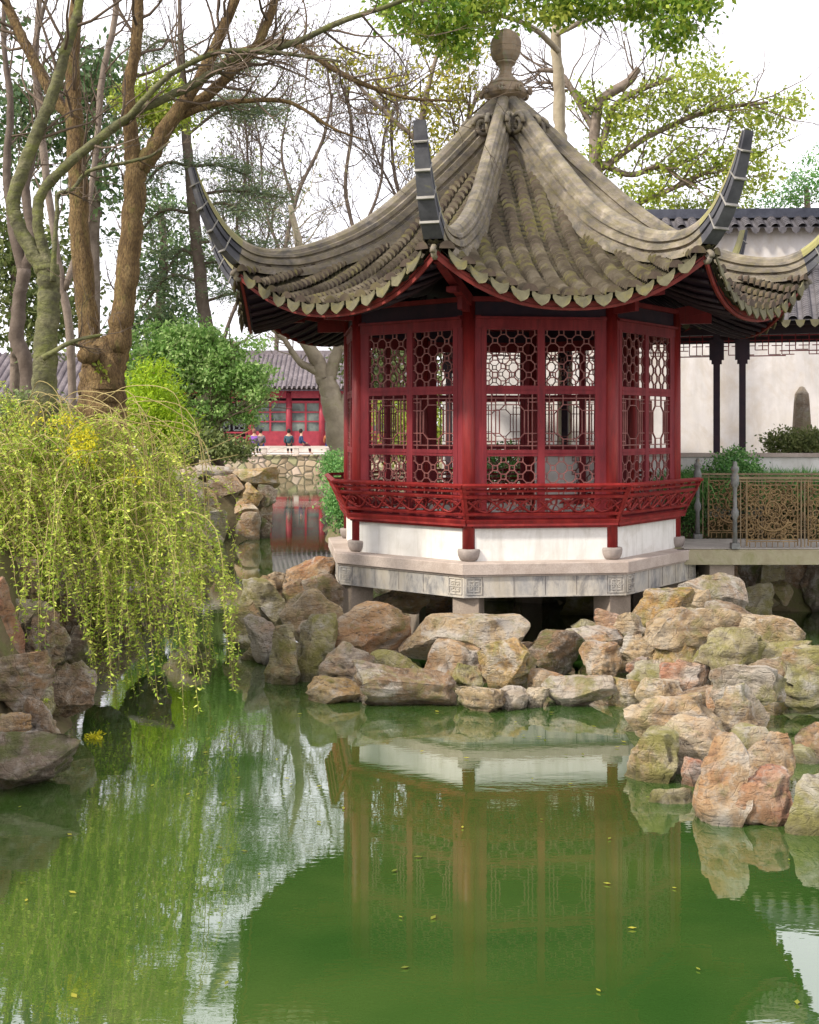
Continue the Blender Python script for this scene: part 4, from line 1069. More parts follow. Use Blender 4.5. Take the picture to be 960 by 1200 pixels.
# green barked tree in front of it
t = Tree('smooth_barked_tree', 'smooth green-barked tree left of the double trunk, its long limb arching right across the sky', (-4.1, 13, 1.9), M['trunk_green'], 5)
t.limb([(50, 540, 17), (52, 480, 15), (52, 430, 14), (55, 380, 13), (58, 335, 13), (56, 312, 13)], 13, n=12)
t.limb([(54, 318, 11), (35, 290, 9), (18, 255, 8), (16, 235, 8), (30, 190, 8), (50, 140, 7), (66, 100, 7), (78, 55, 6), (93, 5, 5.5), (98, -70, 4), (90, -160, 3)], 13, (13, 1.1, 3))
t.limb([(60, 322, 9), (50, 290, 7), (44, 262, 6.5), (48, 228, 6.5), (75, 197, 6), (115, 163, 5.5), (160, 132, 5), (215, 105, 5), (248, 86, 4.8), (270, 72, 4.6), (300, 60, 4.4), (345, 50, 4), (400, 25, 3.4), (460, 5, 2.8), (520, -20, 1.5)], 13, (24, .9, 2), rep=5)
t.limb([(150, 138, 4), (185, 100, 3.6), (215, 78, 3.4), (262, 60, 3.2), (330, 62, 2.6), (400, 72, 1.8)], 12.9, (16, .8, 2))
t.limb([(62, 330, 4), (64, 290, 3), (67, 250, 2.6), (68, 228, 2.6), (85, 222, 2.4), (105, 200, 2.4), (150, 190, 2.2), (178, 182, 1.6), (200, 165, 1)], 12.8, (8, .5, 2), n=6)
t.limb([(50, 420, 4), (85, 400, 2.5), (120, 392, 1.6)], 12.8, (5, .5, 2))
t.done()
# slim trunks at the far left
t = Tree('slim_purple_tree', 'slim purplish forked tree at the left picture edge', (-7, 20, 1.9), M['bark_purple'], 7)
t.limb([(42, 590, 10), (32, 440, 9), (20, 395, 9), (24, 350, 8), (28, 315, 8)], 20)
t.limb([(28, 320, 7), (16, 270, 6), (8, 200, 5), (12, 120, 4), (4, 40, 3), (10, -60, 2)], 20, (8, 1.3, 2))
t.limb([(28, 320, 7), (38, 280, 6), (30, 220, 5), (48, 140, 4), (40, 60, 3.5), (60, -20, 2)], 20, (8, 1.3, 2))
t.done()
t = Tree('pale_limbed_tree', 'pale-limbed tree rising between the double trunk and the green-barked tree', (-6.5, 24, 1.9), M['bark_grey'], 8)
t.limb([(88, 570, 5), (82, 400, 5), (72, 330, 4.5), (60, 250, 4.5), (48, 150, 5), (42, 70, 4), (50, -40, 3)], 24, (9, 1.6, 2))
t.limb([(76, 340, 4), (100, 260, 3.6), (112, 180, 3.4), (120, 90, 4), (135, 20, 3.5), (140, -60, 2.5)], 24, (8, 1.6, 2))
t.done()
# cedar with flat pads
t = Tree('cedar_tree', 'dark cedar with flat needle pads behind the left roof tip', (-5.1, 34, 1.9), M['bark_purple'], 12)
t.limb([(256, 548, 8), (250, 480, 9), (243, 400, 8.5), (234, 320, 7.5), (228, 260, 7), (222, 200, 6), (216, 130, 5), (212, 60, 3.5), (210, -10, 2)], 34, n=10)
pads = [(216, 132, 330, 128), (218, 160, 300, 135), (222, 195, 290, 205), (226, 228, 335, 232), (228, 245, 305, 262), (230, 285, 300, 290), (230, 300, 190, 330), (224, 195, 160, 230), (218, 140, 150, 165), (232, 330, 165, 362), (236, 355, 310, 345), (214, 85, 290, 80), (212, 50, 160, 70), (226, 250, 150, 290), (230, 310, 290, 325)]
V = []; g = np.random.default_rng(4)
for u0, v0, u1, v1 in pads:
    yy = 34 + g.uniform(-1.2, 1.2)
    mid = ((u0 + u1) / 2, min(v0, v1) - 4 + g.uniform(-3, 3))
    w_ = t.limb([(u0, v0, 1.8, 34), (*mid, 2, (34 + yy) / 2), (u1, v1, .8, yy)], 34, (6, .9, 1), n=5, target=t.tw)
    W = np.array([tuple(x) for x in w_])
    for k in range(18):
        c_ = W[g.integers(len(W) // 3, len(W))] + g.normal(size=3) * np.array([.35, .5, .05]); n_ = 90
        P = c_ + g.normal(size=(n_, 3)) * np.array([.36, .34, .07]); dd = g.normal(size=(n_, 3)) * np.array([1, 1, .35]); V.append(leaf_verts(P, .16, g, .16, 0, 0, dd))
t.done(np.concatenate(V), M['leaf_conifer'], crown='crown')

def leafy(name, label, base_px, Y, trunk, cl, size, mat, seed, bark='bark_grey', sub=(10, 1.6, 2), aspect=.5, cat='tree', group=None, limbs=(), flat=0, droop=0):
    """trunk: pixel polyline; cl: (u, v, ru, rv, depth radius m, clusters, leaves per cluster)"""
    b = at(base_px[0], base_px[1], Y)
    t = Tree(name, label, (b.x, Y, max(1.2, b.z)), M[bark], seed, cat, group)
    if trunk: t.limb(trunk, Y, sub)
    for l in limbs: t.limb(l, Y, sub)
    L_ = []
    for u, v, ru, rv, dy, ns, npr in cl:
        L_.append((at(u, v, Y), (ru * Y / F, dy, rv * Y / F), ns, npr, max(size * 1.4, min(ru, rv) * Y / F * .13)))
    t.done(clump_leaves(L_, size, aspect, flat, droop, seed), M[mat]); return t
leafy('evergreen_tree', 'dark evergreen seen high between the two brown trunks', (112, 480), 33, [(112, 560, 8), (110, 300, 7), (114, 180, 6), (112, 90, 3)],
      [(110, 95, 45, 45, 1.5, 56, 28), (60, 130, 50, 55, 1.5, 40, 28), (120, 165, 60, 40, 1.5, 34, 28), (20, 160, 40, 60, 1.5, 28, 28), (118, 235, 40, 40, 1.5, 22, 26)], .22, 'leaf_dark', 21)
leafy('evergreen_tree', 'dense dark evergreen right of the brown double trunk, beneath the cedar pads', (185, 500), 38, [(190, 560, 7), (186, 400, 6), (192, 300, 5), (188, 240, 3)],
      [(190, 320, 45, 70, 1.5, 52, 28), (160, 390, 40, 40, 1.2, 26, 28), (205, 385, 45, 40, 1.2, 30, 28), (262, 310, 30, 40, 1, 22, 24), (188, 250, 30, 40, 1, 22, 26)], .2, 'leaf_dark', 22)
leafy('evergreen_tree', 'dull green tree filling the gap left of the green-barked trunk', (20, 470), 34, [(15, 560, 7), (18, 350, 6), (12, 250, 4)],
      [(0, 300, 60, 80, 1.8, 70, 30), (45, 370, 60, 50, 1.5, 50, 30), (-70, 200, 60, 120, 2, 60, 30), (80, 320, 36, 60, 1.2, 36, 28)], .22, 'leaf_shade', 23)
leafy('evergreen_tree', 'dark evergreen whose crown passes the left picture edge', (-80, 470), 30, [(-70, 560, 9), (-72, 300, 8), (-60, 150, 5)],
      [(-60, 60, 80, 120, 2, 90, 30), (-120, 250, 80, 120, 2, 60, 30), (-30, -120, 90, 80, 2, 60, 30)], .24, 'leaf_dark', 24)
leafy('young_leafy_tree', 'bright yellow-green leafy crown behind the fork of the brown trunk', (182, 480), 28, [(130, 570, 3), (142, 350, 2.4), (158, 250, 2), (180, 150, 1.4)],
      [(182, 118, 34, 34, .7, 60, 34), (205, 138, 22, 26, .5, 24, 30), (155, 125, 22, 18, .5, 18, 30)], .13, 'leaf_spring', 25)
leafy('leaning_shrub_tree', 'bushy fresh-green tree on a leaning trunk above the water cave', (222, 520), 33, [(222, 545, 11), (232, 490, 11), (250, 455, 9), (268, 425, 6), (276, 400, 3)],
      [(175, 425, 26, 22, 1, 60, 40), (205, 402, 24, 16, .9, 50, 40), (238, 398, 22, 14, .9, 40, 40), (262, 416, 26, 16, 1, 52, 40), (222, 428, 34, 22, 1.2, 84, 40), (285, 438, 20, 14, .8, 34, 40), (300, 460, 14, 16, .7, 26, 38),
       (255, 450, 30, 20, 1.1, 60, 40), (196, 462, 32, 22, 1.1, 66, 40), (240, 482, 34, 14, .9, 44, 36), (150, 400, 14, 14, .8, 12, 30), (185, 388, 20, 8, .8, 12, 26), (225, 384, 24, 8, .8, 12, 26), (295, 405, 18, 12, .8, 14, 26), (310, 440, 12, 14, .6, 10, 26), (160, 452, 20, 24, .9, 40, 38), (290, 486, 14, 12, .6, 18, 34), (215, 500, 30, 14, .8, 36, 36)], .125, 'leaf_shrub', 26, 'bark_pale',
      limbs=[[(205, 530, 4), (210, 495, 3.5), (222, 465, 3), (215, 430, 2)], [(215, 525, 4), (250, 500, 3), (290, 470, 2)]])
leafy('bamboo_clump', 'bright yellow-green bamboo clump right of the double trunk', (180, 520), 25, [(180, 530, 2), (182, 470, 1.5), (180, 430, 1)],
      [(178, 470, 30, 45, .8, 150, 40), (200, 500, 24, 24, .7, 60, 36), (160, 500, 20, 30, .7, 50, 36)], .12, 'leaf_bamboo', 27, 'cane', (8, .8, 1), .25, 'bamboo')
leafy('grey_green_shrub', 'dull grey-green shrub on the bank just above the water cave', (240, 540), 32.5, None,
      [(235, 520, 36, 18, .9, 90, 34), (275, 528, 22, 14, .7, 40, 30), (190, 530, 30, 18, .9, 50, 30)], .12, 'leaf_shade', 28, cat='shrub')
# bare winter trees behind
for i, (u, lb, seed, limbs_) in enumerate([
    (335, 'bare thin tree with pale twigs nearest the left roof tip', 31, [[(322, 545, 6), (325, 380, 5.5), (335, 290, 5), (350, 225, 4.5), (378, 165, 4), (390, 110, 3)], [(330, 300, 4), (310, 240, 3), (305, 170, 2.4), (296, 130, 1.6)], [(345, 240, 4), (330, 180, 3), (340, 120, 2), (345, 90, 1.4)]]),
    (410, 'bare thin tree seen above the middle of the left roof ridge', 32, [[(420, 545, 7), (425, 380, 6), (418, 290, 5), (405, 220, 4.5), (412, 150, 4), (404, 100, 3)], [(416, 290, 4), (445, 220, 3.4), (450, 160, 3), (466, 120, 2)]]),
    (480, 'bare thin tree just left of the middle roof horn', 33, [[(500, 545, 7), (495, 380, 6), (480, 280, 5), (462, 200, 4), (458, 130, 3.0)], [(486, 300, 4), (505, 230, 3.5), (540, 170, 3), (560, 100, 2)], [(470, 240, 3), (440, 180, 2.5), (425, 120, 1.6)]]),
    (285, 'bare thin tree left of the upswept roof tip', 34, [[(236, 545, 5), (262, 400, 4.5), (285, 330, 4), (278, 260, 3.4), (290, 190, 2.8), (285, 120, 2)], [(282, 360, 3.4), (262, 300, 3), (262, 240, 2)], [(284, 340, 3), (310, 290, 2.5), (322, 240, 2)]])]):
    Y = 85 + i * 1.5; b = at(u, 480, Y); t = Tree('bare_tree', lb, (b.x, Y, 1.2), M['bark_purple'], seed, group='bare winter trees')
    t.minr = .018; t.up = .16; t.kids = 3
    for l in limbs_: t.limb([(a_, b2, c2 * .5) for a_, b2, c2 in l], Y, (12, 4.6, 3), n=6, start=.15)
    if i in (0, 3): t.done(t.tipleaves(900, .9, .3), M['leaf_shade'], M['bark_purple'])
    else: t.done(None, None, M['bark_purple'])
# pale trunk beside the pavilion
t = Tree('pale_trunk_tree', 'thick pale grey-green tree forked beside the pavilion, close to the far bench', (-2.1, 37, 1.2), M['bark_pale'], 41)
t.minr = .01
t.limb([(408, 575, 16), (400, 530, 14), (393, 490, 13), (386, 460, 12), (380, 440, 11)], 37, n=10)
t.limb([(380, 445, 9), (368, 415, 8), (352, 390, 7), (345, 350, 6), (352, 300, 5), (340, 240, 3)], 37, (12, 2, 3))
t.limb([(384, 450, 9), (392, 420, 7), (402, 395, 6), (400, 360, 5), (420, 300, 4)], 37, (12, 2, 3))
t.limb([(396, 480, 6), (408, 460, 5), (412, 430, 5), (425, 380, 4)], 37, (6, 1.5, 2))
t.limb([(376, 436, 6), (352, 425, 4), (335, 400, 3), (318, 385, 2)], 37, (10, 1.4, 3))
t.done(None, None, M['bark_pale'])

# trees behind the pavilion
t = leafy('camphor_tree', 'tall pale-trunked tree behind the finial whose green leaves hang over the top of the picture', (655, 480), 22, None, [], .1, 'leaf_green', 51, 'bark_pale') if 0 else None
t = Tree('camphor_tree', 'tall pale-trunked tree behind the finial, its green leaves hanging across the top of the view', (2.85, 22, 1.7), M['bark_pale'], 51)
t.limb([(660, 560, 9), (662, 400, 8), (658, 200, 7.5), (656, 140, 7), (655, 90, 6.5), (651, 45, 6), (655, 0, 6), (648, -80, 5), (655, -200, 3)], 22, None, n=10)
arms = [[(655, 60, 3.5), (620, 30, 3, 20), (560, 12, 2.6, 18), (500, 2, 1.8, 16.5), (445, -5, 1, 16)], [(652, 40, 3.5), (700, 18, 3, 20), (760, 5, 2.4, 18.5), (830, 0, 1.4, 17)], [(654, -60, 4), (600, -80, 3, 20), (520, -70, 2, 18)], [(652, -90, 4), (740, -110, 3, 20), (830, -80, 2, 18)], [(650, 20, 3, 22), (690, -20, 3, 19), (720, -60, 2, 16)]]
for l in arms: t.limb(l, 22, (9, 1.0, 2))
cl = []
for u, v, ru, rv, Y, ns, npr in [(470, 5, 30, 18, 16.3, 26, 22), (510, 15, 34, 30, 16.8, 40, 24), (555, 8, 30, 34, 17.5, 36, 24), (535, 45, 24, 26, 17, 30, 24), (610, -4, 34, 26, 18.5, 30, 24), (655, 2, 32, 18, 18, 34, 24), (700, 0, 40, 18, 18, 34, 24), (760, 6, 40, 22, 18, 36, 24),
        (815, 4, 26, 26, 17.4, 40, 26), (790, 40, 30, 16, 17.6, 24, 22), (540, -90, 60, 50, 17.5, 70, 28), (640, -100, 110, 80, 19, 130, 28), (780, -70, 80, 50, 18, 100, 28), (640, -230, 130, 90, 20, 120, 28), (840, -150, 60, 60, 19, 50, 26)]:
    cl.append((at(u, v, Y), (ru * Y / F, .9, rv * Y / F), ns, npr, .13))
V = clump_leaves(cl, .115, .45, 0, .5, 51)
V2 = clump_leaves([(at(575, 12, 17.2), (.35, .4, .3), 16, 24, .11), (at(500, 30, 16.6), (.3, .4, .3), 10, 20, .1), (at(640, 15, 17.6), (.4, .3, .15), 10, 20, .1)], .11, .45, 0, .4, 52)
t.done(V, M['leaf_green'], extra=[('young_leaves', V2, M['leaf_spring'])])
leafy('yellowing_tree', 'yellowish sparse-leaved tree left of the roof peak', (520, 480), 26, [(530, 480, 7), (525, 350, 6), (500, 240, 5), (490, 180, 4), (500, 110, 3), (520, 40, 2)],
      [(530, 120, 42, 44, 1.2, 56, 15), (470, 100, 40, 30, 1, 30, 13), (560, 170, 24, 34, .8, 26, 14), (500, 175, 36, 34, 1, 34, 13), (415, 78, 38, 20, 1, 26, 13), (540, 60, 36, 34, 1, 34, 15), (545, 220, 22, 26, .8, 14, 12), (470, 150, 26, 26, .8, 10, 12)], .12, 'leaf_olive', 53, sub=(12, 1.4, 3), limbs=[[(505, 200, 3), (540, 160, 2.5), (560, 110, 2)], [(495, 170, 3), (450, 130, 2.4), (410, 90, 1.4)]])
leafy('broad_crowned_tree', 'broad airy yellow-green crown right of the roof peak, between the finial and the right horn', (740, 480), 52, [(720, 480, 9), (715, 350, 8), (705, 240, 7), (697, 170, 6.5), (703, 120, 6), (735, 97, 5.5), (748, 80, 4)],
      [(730, 150, 40, 40, 1.4, 70, 17), (780, 115, 42, 40, 1.4, 80, 17), (840, 110, 36, 40, 1.3, 64, 17), (890, 140, 40, 34, 1.2, 56, 16), (800, 190, 50, 34, 1.3, 80, 17), (870, 200, 44, 30, 1.2, 66, 17), (760, 225, 40, 24, 1.2, 46, 16), (690, 115, 26, 24, 1, 24, 14), (925, 120, 20, 20, .8, 20, 14), (820, 75, 30, 14, 1, 18, 13), (700, 200, 36, 30, 1, 30, 15)], .23, 'leaf_spring', 54, 'bark_grey', (10, 3.6, 3),
      limbs=[[(700, 190, 4), (740, 205, 3.5), (775, 195, 3), (810, 220, 2)], [(700, 160, 4), (660, 90, 3.6), (630, 82, 2.4)], [(702, 200, 4), (760, 160, 3.5), (830, 130, 3), (900, 120, 2)], [(720, 250, 4), (800, 215, 3), (870, 180, 2)], [(704, 175, 4), (725, 120, 3.5), (790, 90, 2.4)], [(700, 135, 3), (672, 105, 2.6), (650, 98, 2), (628, 96, 1.4)]])
leafy('tree_behind_wall', 'green treetop showing above the wall coping at the right picture edge', (950, 480), 56, [(955, 480, 6), (950, 300, 5), (945, 220, 3)],
      [(935, 225, 28, 26, 1.2, 50, 20), (970, 205, 40, 40, 1.5, 60, 20), (900, 240, 30, 14, 1, 24, 18), (1050, 180, 60, 70, 2, 80, 20)], .17, 'leaf_hedge', 55)
leafy('tree_behind_wall', 'low yellow-green treetop between the right horn and the wall coping', (800, 480), 55, [(800, 480, 6), (805, 300, 5), (800, 250, 3)],
      [(800, 245, 60, 16, 1.2, 60, 20), (720, 260, 50, 18, 1.2, 40, 20), (860, 235, 30, 20, 1.2, 30, 20)], .17, 'leaf_spring', 56)

# ------------------------------------------------------------------ weeping shrub on the left bank
ws = Tree('weeping_shrub', 'large weeping yellow-green shrub hanging from the left bank over the water', (-3.9, 13.2, 1.95), M['cane'], 61, cat='shrub')
g = np.random.default_rng(61); r0 = rnd(61); LP, LD = [], []; canes = ws.tw
for k in range(620):
    big = k < 500
    u = r0.uniform(-110, 215) if big else r0.uniform(-60, 120); Yk = r0.uniform(11.6, 14.6)
    uu = max(0, u); topv = 470 + max(0, (uu - 120)) * .55 + r0.uniform(0, 1) ** 1.3 * 130
    p_ = at(u, topv, Yk); S0 = p_ - Vector((r0.uniform(.1, .5), r0.uniform(-.3, .3), r0.uniform(.2, .7)))
    az = r0.gauss(-.35, .9); sp_ = r0.uniform(.3, 1.25)
    d = Vector((math.cos(az) * sp_, math.sin(az) * sp_ * .8 - .1, r0.uniform(.35, 1.0)))
    q_ = S0.copy(); pts = [q_.copy()]; ln = r0.uniform(1.1, 3.3); st_ = .085; zend = r0.uniform(.1, 1.3) if r0.random() < .6 else r0.uniform(-.0, .35) + .03
    vel = d * 1.0
    while ln > 0:
        vel = Vector((vel.x * .93 + r0.gauss(0, .05), vel.y * .93 + r0.gauss(0, .05), max(vel.z - .11, -1.1)))
        q_ = q_ + vel.normalized() * st_; ln -= st_
        xm = (285 + r0.uniform(-14, 4) - 480) * q_.y / F
        if q_.x > xm: q_.x = xm; vel.x *= -.1
        if q_.z < zend: break
        # keep clear of the space above the outline of the shrub
        pts.append(q_.copy())
    if len(pts) < 5: continue
    canes.tube(pts, [max(.0022, .006 * (1 - i / len(pts))) for i in range(len(pts))], 3, cap=False)
    n = len(pts)
    for i in range(2, n):
        dens = 5 if i < n * .85 else 4
        for q2 in range(dens):
            f_ = r0.random(); P_ = pts[i - 1].lerp(pts[i], f_)
            LP.append(tuple(P_ + Vector((r0.gauss(0, .008), r0.gauss(0, .008), 0)))); a_ = r0.uniform(0, 2 * PI)
            LD.append((math.cos(a_) * .8, math.sin(a_) * .8, -.35))
print('bush leaves', len(LP))
V = leaf_verts(np.array(LP), .046, g, .34, 0, 0, np.array(LD))
# inner thicket of bare canes
for k in range(130):
    b = Vector((-3.9 + r0.gauss(0, .45), 13.1 + r0.gauss(0, .5), 1.7)); e = b + Vector((r0.gauss(-.1, .7), r0.gauss(-.2, .7), r0.uniform(.5, 1.55)))
    m_ = b.lerp(e, .55) + Vector((0, 0, r0.uniform(0, .3))); canes.tube([b, m_, e], [.012, .008, .004], 4, cap=False)
for k in range(26):        # long loose canes arching beyond the leaves
    u, v = r0.uniform(0, 150), r0.uniform(470, 520); a = at(u, v, 12.4); x = r0.uniform(.2, 1.1)
    canes.tube(catmull([tuple(a), tuple(a + Vector((x * .4, -.2, r0.uniform(.1, .35)))), tuple(a + Vector((x, -.3, r0.uniform(-.1, .1)))), tuple(a + Vector((x * 1.15, -.3, -r0.uniform(.4, 1.4))))], 5), .005, 3, cap=False)
VY = clump_leaves([(at(98, 522, 11.9), (.15, .1, .24), 30, 20, .045), (at(60, 500, 12), (.3, .1, .12), 14, 12, .05), (at(150, 560, 11.8), (.2, .1, .12), 10, 10, .05)], .04, .4, 0, 0, 62)
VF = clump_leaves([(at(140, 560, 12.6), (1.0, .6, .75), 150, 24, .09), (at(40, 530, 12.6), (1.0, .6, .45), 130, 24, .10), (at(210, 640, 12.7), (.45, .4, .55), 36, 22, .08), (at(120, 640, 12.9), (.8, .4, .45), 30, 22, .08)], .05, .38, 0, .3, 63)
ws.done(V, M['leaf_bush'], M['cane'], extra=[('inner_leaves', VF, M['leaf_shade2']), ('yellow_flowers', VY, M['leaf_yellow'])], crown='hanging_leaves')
V = clump_leaves([((-3.02, 11.1, .015), (.09, .09, .01), 10, 9, .025)], .045, .5, .5, 0, 64)
o = quads_mesh('floating_leaves', V, M['leaf_yellow']); tag(o, 'small yellow patch of fallen leaves floating under the weeping shrub', 'leaves')

g5 = np.random.default_rng(17); pts = []
while len(pts) < 130:
    x, y = g5.uniform(-3.2, 5), g5.uniform(6, 16)
    if pond_sd(np.array([[x]]), np.array([[y]]))[0, 0] < -.4: pts.append((x, y, .012))
tag(quads_mesh('floating_leaf_litter', leaf_verts(np.array(pts), .05, g5, .5, .95), M['leaf_olive']), kind='stuff')
# undergrowth on the left bank
def tuft_bush(name, label, px, ru, rv, Y, dy, ns, npr, size, mat, seed, cat='shrub', flat=0, aspect=.5, group=None, droop=0, spread=None):
    c_ = at(px[0], px[1], Y); V = clump_leaves([(c_, (ru * Y / F, dy, rv * Y / F), ns, npr, spread or size * 1.5)], size, aspect, flat, droop, seed)
    b = Vector((c_.x, c_.y, c_.z - rv * Y / F)); root = empty(name, label, cat, b, 0, group)
    quads_mesh('foliage', V, M[mat], root, -b); mb = MB(); r_ = rnd(seed)
    for k in range(9):
        e = c_ + Vector((r_.uniform(-.6, .6) * ru * Y / F, r_.uniform(-.5, .5) * dy, r_.uniform(-.2, .6) * rv * Y / F)); s0 = b + Vector((r_.gauss(0, .08), r_.gauss(0, .05), -.1))
        mb.tube([s0, s0.lerp(e, .5) + Vector((0, 0, .1)), e], [.014, .01, .005], 4, cap=False)
    mb.build('stems', M['twig'], root, -b); return root
tuft_bush('bank_shrub', 'green shrub at the foot of the double trunk behind the weeping shrub', (20, 490), 60, 30, 17, .8, 150, 30, .07, 'leaf_shade', 71)
tuft_bush('bank_shrub', 'rounded green shrub on the water edge at the left side of the pavilion', (402, 585), 20, 34, 26, .8, 130, 34, .08, 'leaf_hedge', 72)
tuft_bush('bank_shrub', 'low green plant below the far left end of the bench rail', (392, 545), 16, 16, 33, .8, 60, 30, .09, 'leaf_hedge', 73)
tuft_bush('bank_shrub', 'loose yellow-green shrub seen through the left window lattice', (480, 500), 50, 45, 30, 1.2, 170, 26, .11, 'leaf_spring', 74)
tuft_bush('bank_shrub', 'green shrub seen through the lower lattice of the front window', (590, 545), 60, 26, 21.5, .7, 130, 30, .07, 'leaf_hedge', 75)
tuft_bush('bank_shrub', 'bushy evergreen seen through the upper left lattice', (450, 425), 60, 45, 38, 1.4, 130, 26, .17, 'leaf_shade', 76)
tuft_bush('round_shrub', 'rounded bright green shrub behind the railing post', (862, 562), 34, 36, 18.35, .5, 230, 34, .05, 'leaf_hedge', 77)
tuft_bush('round_shrub', 'leafy shrub behind the railing next to the pavilion bench end', (812, 590), 22, 40, 18.4, .4, 130, 34, .05, 'leaf_hedge', 78)
tuft_bush('round_shrub', 'grey-green feathery shrub at the foot of the standing stone', (935, 520), 40, 16, 21.6, .5, 150, 30, .07, 'leaf_shade', 79)
tuft_bush('round_shrub', 'green shrub behind the scrollwork panel at the right picture edge', (940, 600), 46, 30, 18.5, .4, 160, 34, .05, 'leaf_shade', 80)
def strap_grass(label, px0, px1, Y, seed, n=4200, L=.62):
    g = np.random.default_rng(seed); a = at(px0[0], px0[1], Y); b = at(px1[0], px1[1], Y); k = 6
    base = np.array(a) + (np.array(b) - np.array(a)) * g.random((n, 1)); base += g.normal(size=(n, 3)) * np.array([.05, .28, .03])
    cl_ = np.round(base[:, 0] / .22) * .22; dx = (base[:, 0] - cl_) * 4; d = np.stack([dx + g.normal(size=n) * .25, g.normal(size=n) * .5 - .2, np.ones(n)], 1); d /= np.linalg.norm(d, axis=1)[:, None]
    ln = L * (.6 + .6 * g.random((n, 1))); w_ = np.stack([d[:, 2], np.zeros(n), -d[:, 0]], 1) * .008
    m_ = base + d * ln * .6; e = base + d * ln * .95 + np.stack([d[:, 0] * .12, d[:, 1] * .1, -.10 * np.ones(n)], 1)
    V = np.stack([base - w_, m_ - w_, e, m_ + w_], 1).reshape(-1, 3)
    c_ = V.mean(0); c_[2] = V[:, 2].min(); o = quads_mesh('strap_grass', V - c_, M['leaf_hedge'], None, tuple(c_)); tag(o, label, 'grass', 'strap-leaved grass behind the bridge')
strap_grass('strap-leaved grass tufts left of the round shrub, below the low wall', (786, 590), (850, 590), 18.6, 81)
strap_grass('strap-leaved grass tufts right of the round shrub, below the low wall', (870, 590), (990, 590), 18.6, 82, 7500)
# far woods: one mass
g = np.random.default_rng(90); n = 30000
X = g.uniform(-75, 75, n); Yw = 96 + g.random(n) * 26; top = 7.5 + 2.6 * np.sin(X * .21) + 2 * np.sin(X * .57 + 1) + 1.2 * np.sin(X * 1.3)
Z = 1 + g.random(n) ** .8 * top
V = leaf_verts(np.stack([X, Yw, Z], 1), .75, g, .6)
tag(quads_mesh('distant_woods', V, M['leaf_shade']), kind='stuff')

# ------------------------------------------------------------------ far bank: wall, paving, bench, hall
mwall, nt, p, _ = nm('rubble_wall')
v = coords(nt, False, (1, 1, 1.3)); vo = N(nt, 'ShaderNodeTexVoronoi', feature='DISTANCE_TO_EDGE'); vo.inputs['Scale'].default_value = 1.9
vc = N(nt, 'ShaderNodeTexVoronoi'); vc.inputs['Scale'].default_value = 1.9
nt.links.new(v, vo.inputs['Vector']); nt.links.new(v, vc.inputs['Vector'])
sepc = N(nt, 'ShaderNodeSeparateColor'); nt.links.new(vc.outputs['Color'], sepc.inputs[0])
c1 = ramp(nt, sepc.outputs[0], [(.1, (.26, .19, .12)), (.4, (.44, .33, .22)), (.6, (.30, .28, .15)), (.9, (.50, .38, .30))])
nt.links.new(mixc(nt, ramp(nt, vo.outputs['Distance'], [(0, 1), (.09, 0)]), c1, (.12, .10, .07)), p.inputs['Base Color'])
bump(nt, p, ramp(nt, vo.outputs['Distance'], [(0, 0), (.15, 1)]), .8, .08); p.inputs['Roughness'].default_value = .85
mb = MB(); mb.box((-3, 71.2, .3), (30, .8, 1.8)); mb.box((-3, 71.15, 1.24), (30, .95, .10))
o = mb.build('embankment_wall', mwall); tag(o, 'far rubble embankment wall across the pond', 'wall')
mb = MB(); mb.add([(-30, 71.6, 1.22), (14, 71.6, 1.22), (14, 79, 1.22), (-30, 79, 1.22)], [(0, 1, 2, 3)])
tag(mb.build('terrace_paving', M['paving']), kind='structure')
bn = empty('terrace_bench', 'long low stone bench rail along the edge of the far terrace', 'bench', (-7, 71.35, 1.29))
mb = MB(); mb.box((0, 0, .44), (12.2, .34, .13)); mb.build('seat', M['bench_stone'], bn)
for k in range(7): mb = MB(); mb.box((-5.9 + k * 1.97, 0, .19), (.3, .26, .38)); mb.build('bench_support', M['bench_stone'], bn)
hl = empty('far_hall', 'red timber hall with a grey tiled roof beyond the far terrace', 'building', (-9.5, 81, 1.25))
mb = MB(); mb.box((-1, 1, .22), (20, 7, .44)); mb.box((-1, -2.75, .1), (20, .5, .2)); mb.build('plinth', M['bench_stone'], hl)
for k, x in enumerate((-9.6, -7.1, -4.6, -1.35, 1.25, 3.5, 5.9, 8)):
    mb = MB(); mb.tube([(x, -2.0, .44), (x, -2.0, 4.1)], .20, 12); mb.build('column', M['hall_red'], hl)
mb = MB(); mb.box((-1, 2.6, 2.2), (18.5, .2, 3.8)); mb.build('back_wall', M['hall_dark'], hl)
mb = MB(); mb.box((-1, -2.0, 3.95), (18.6, .16, .5)); mb.box((-1, -2.0, 3.45), (18.6, .08, .14)); mb.build('beam', M['hall_red'], hl)
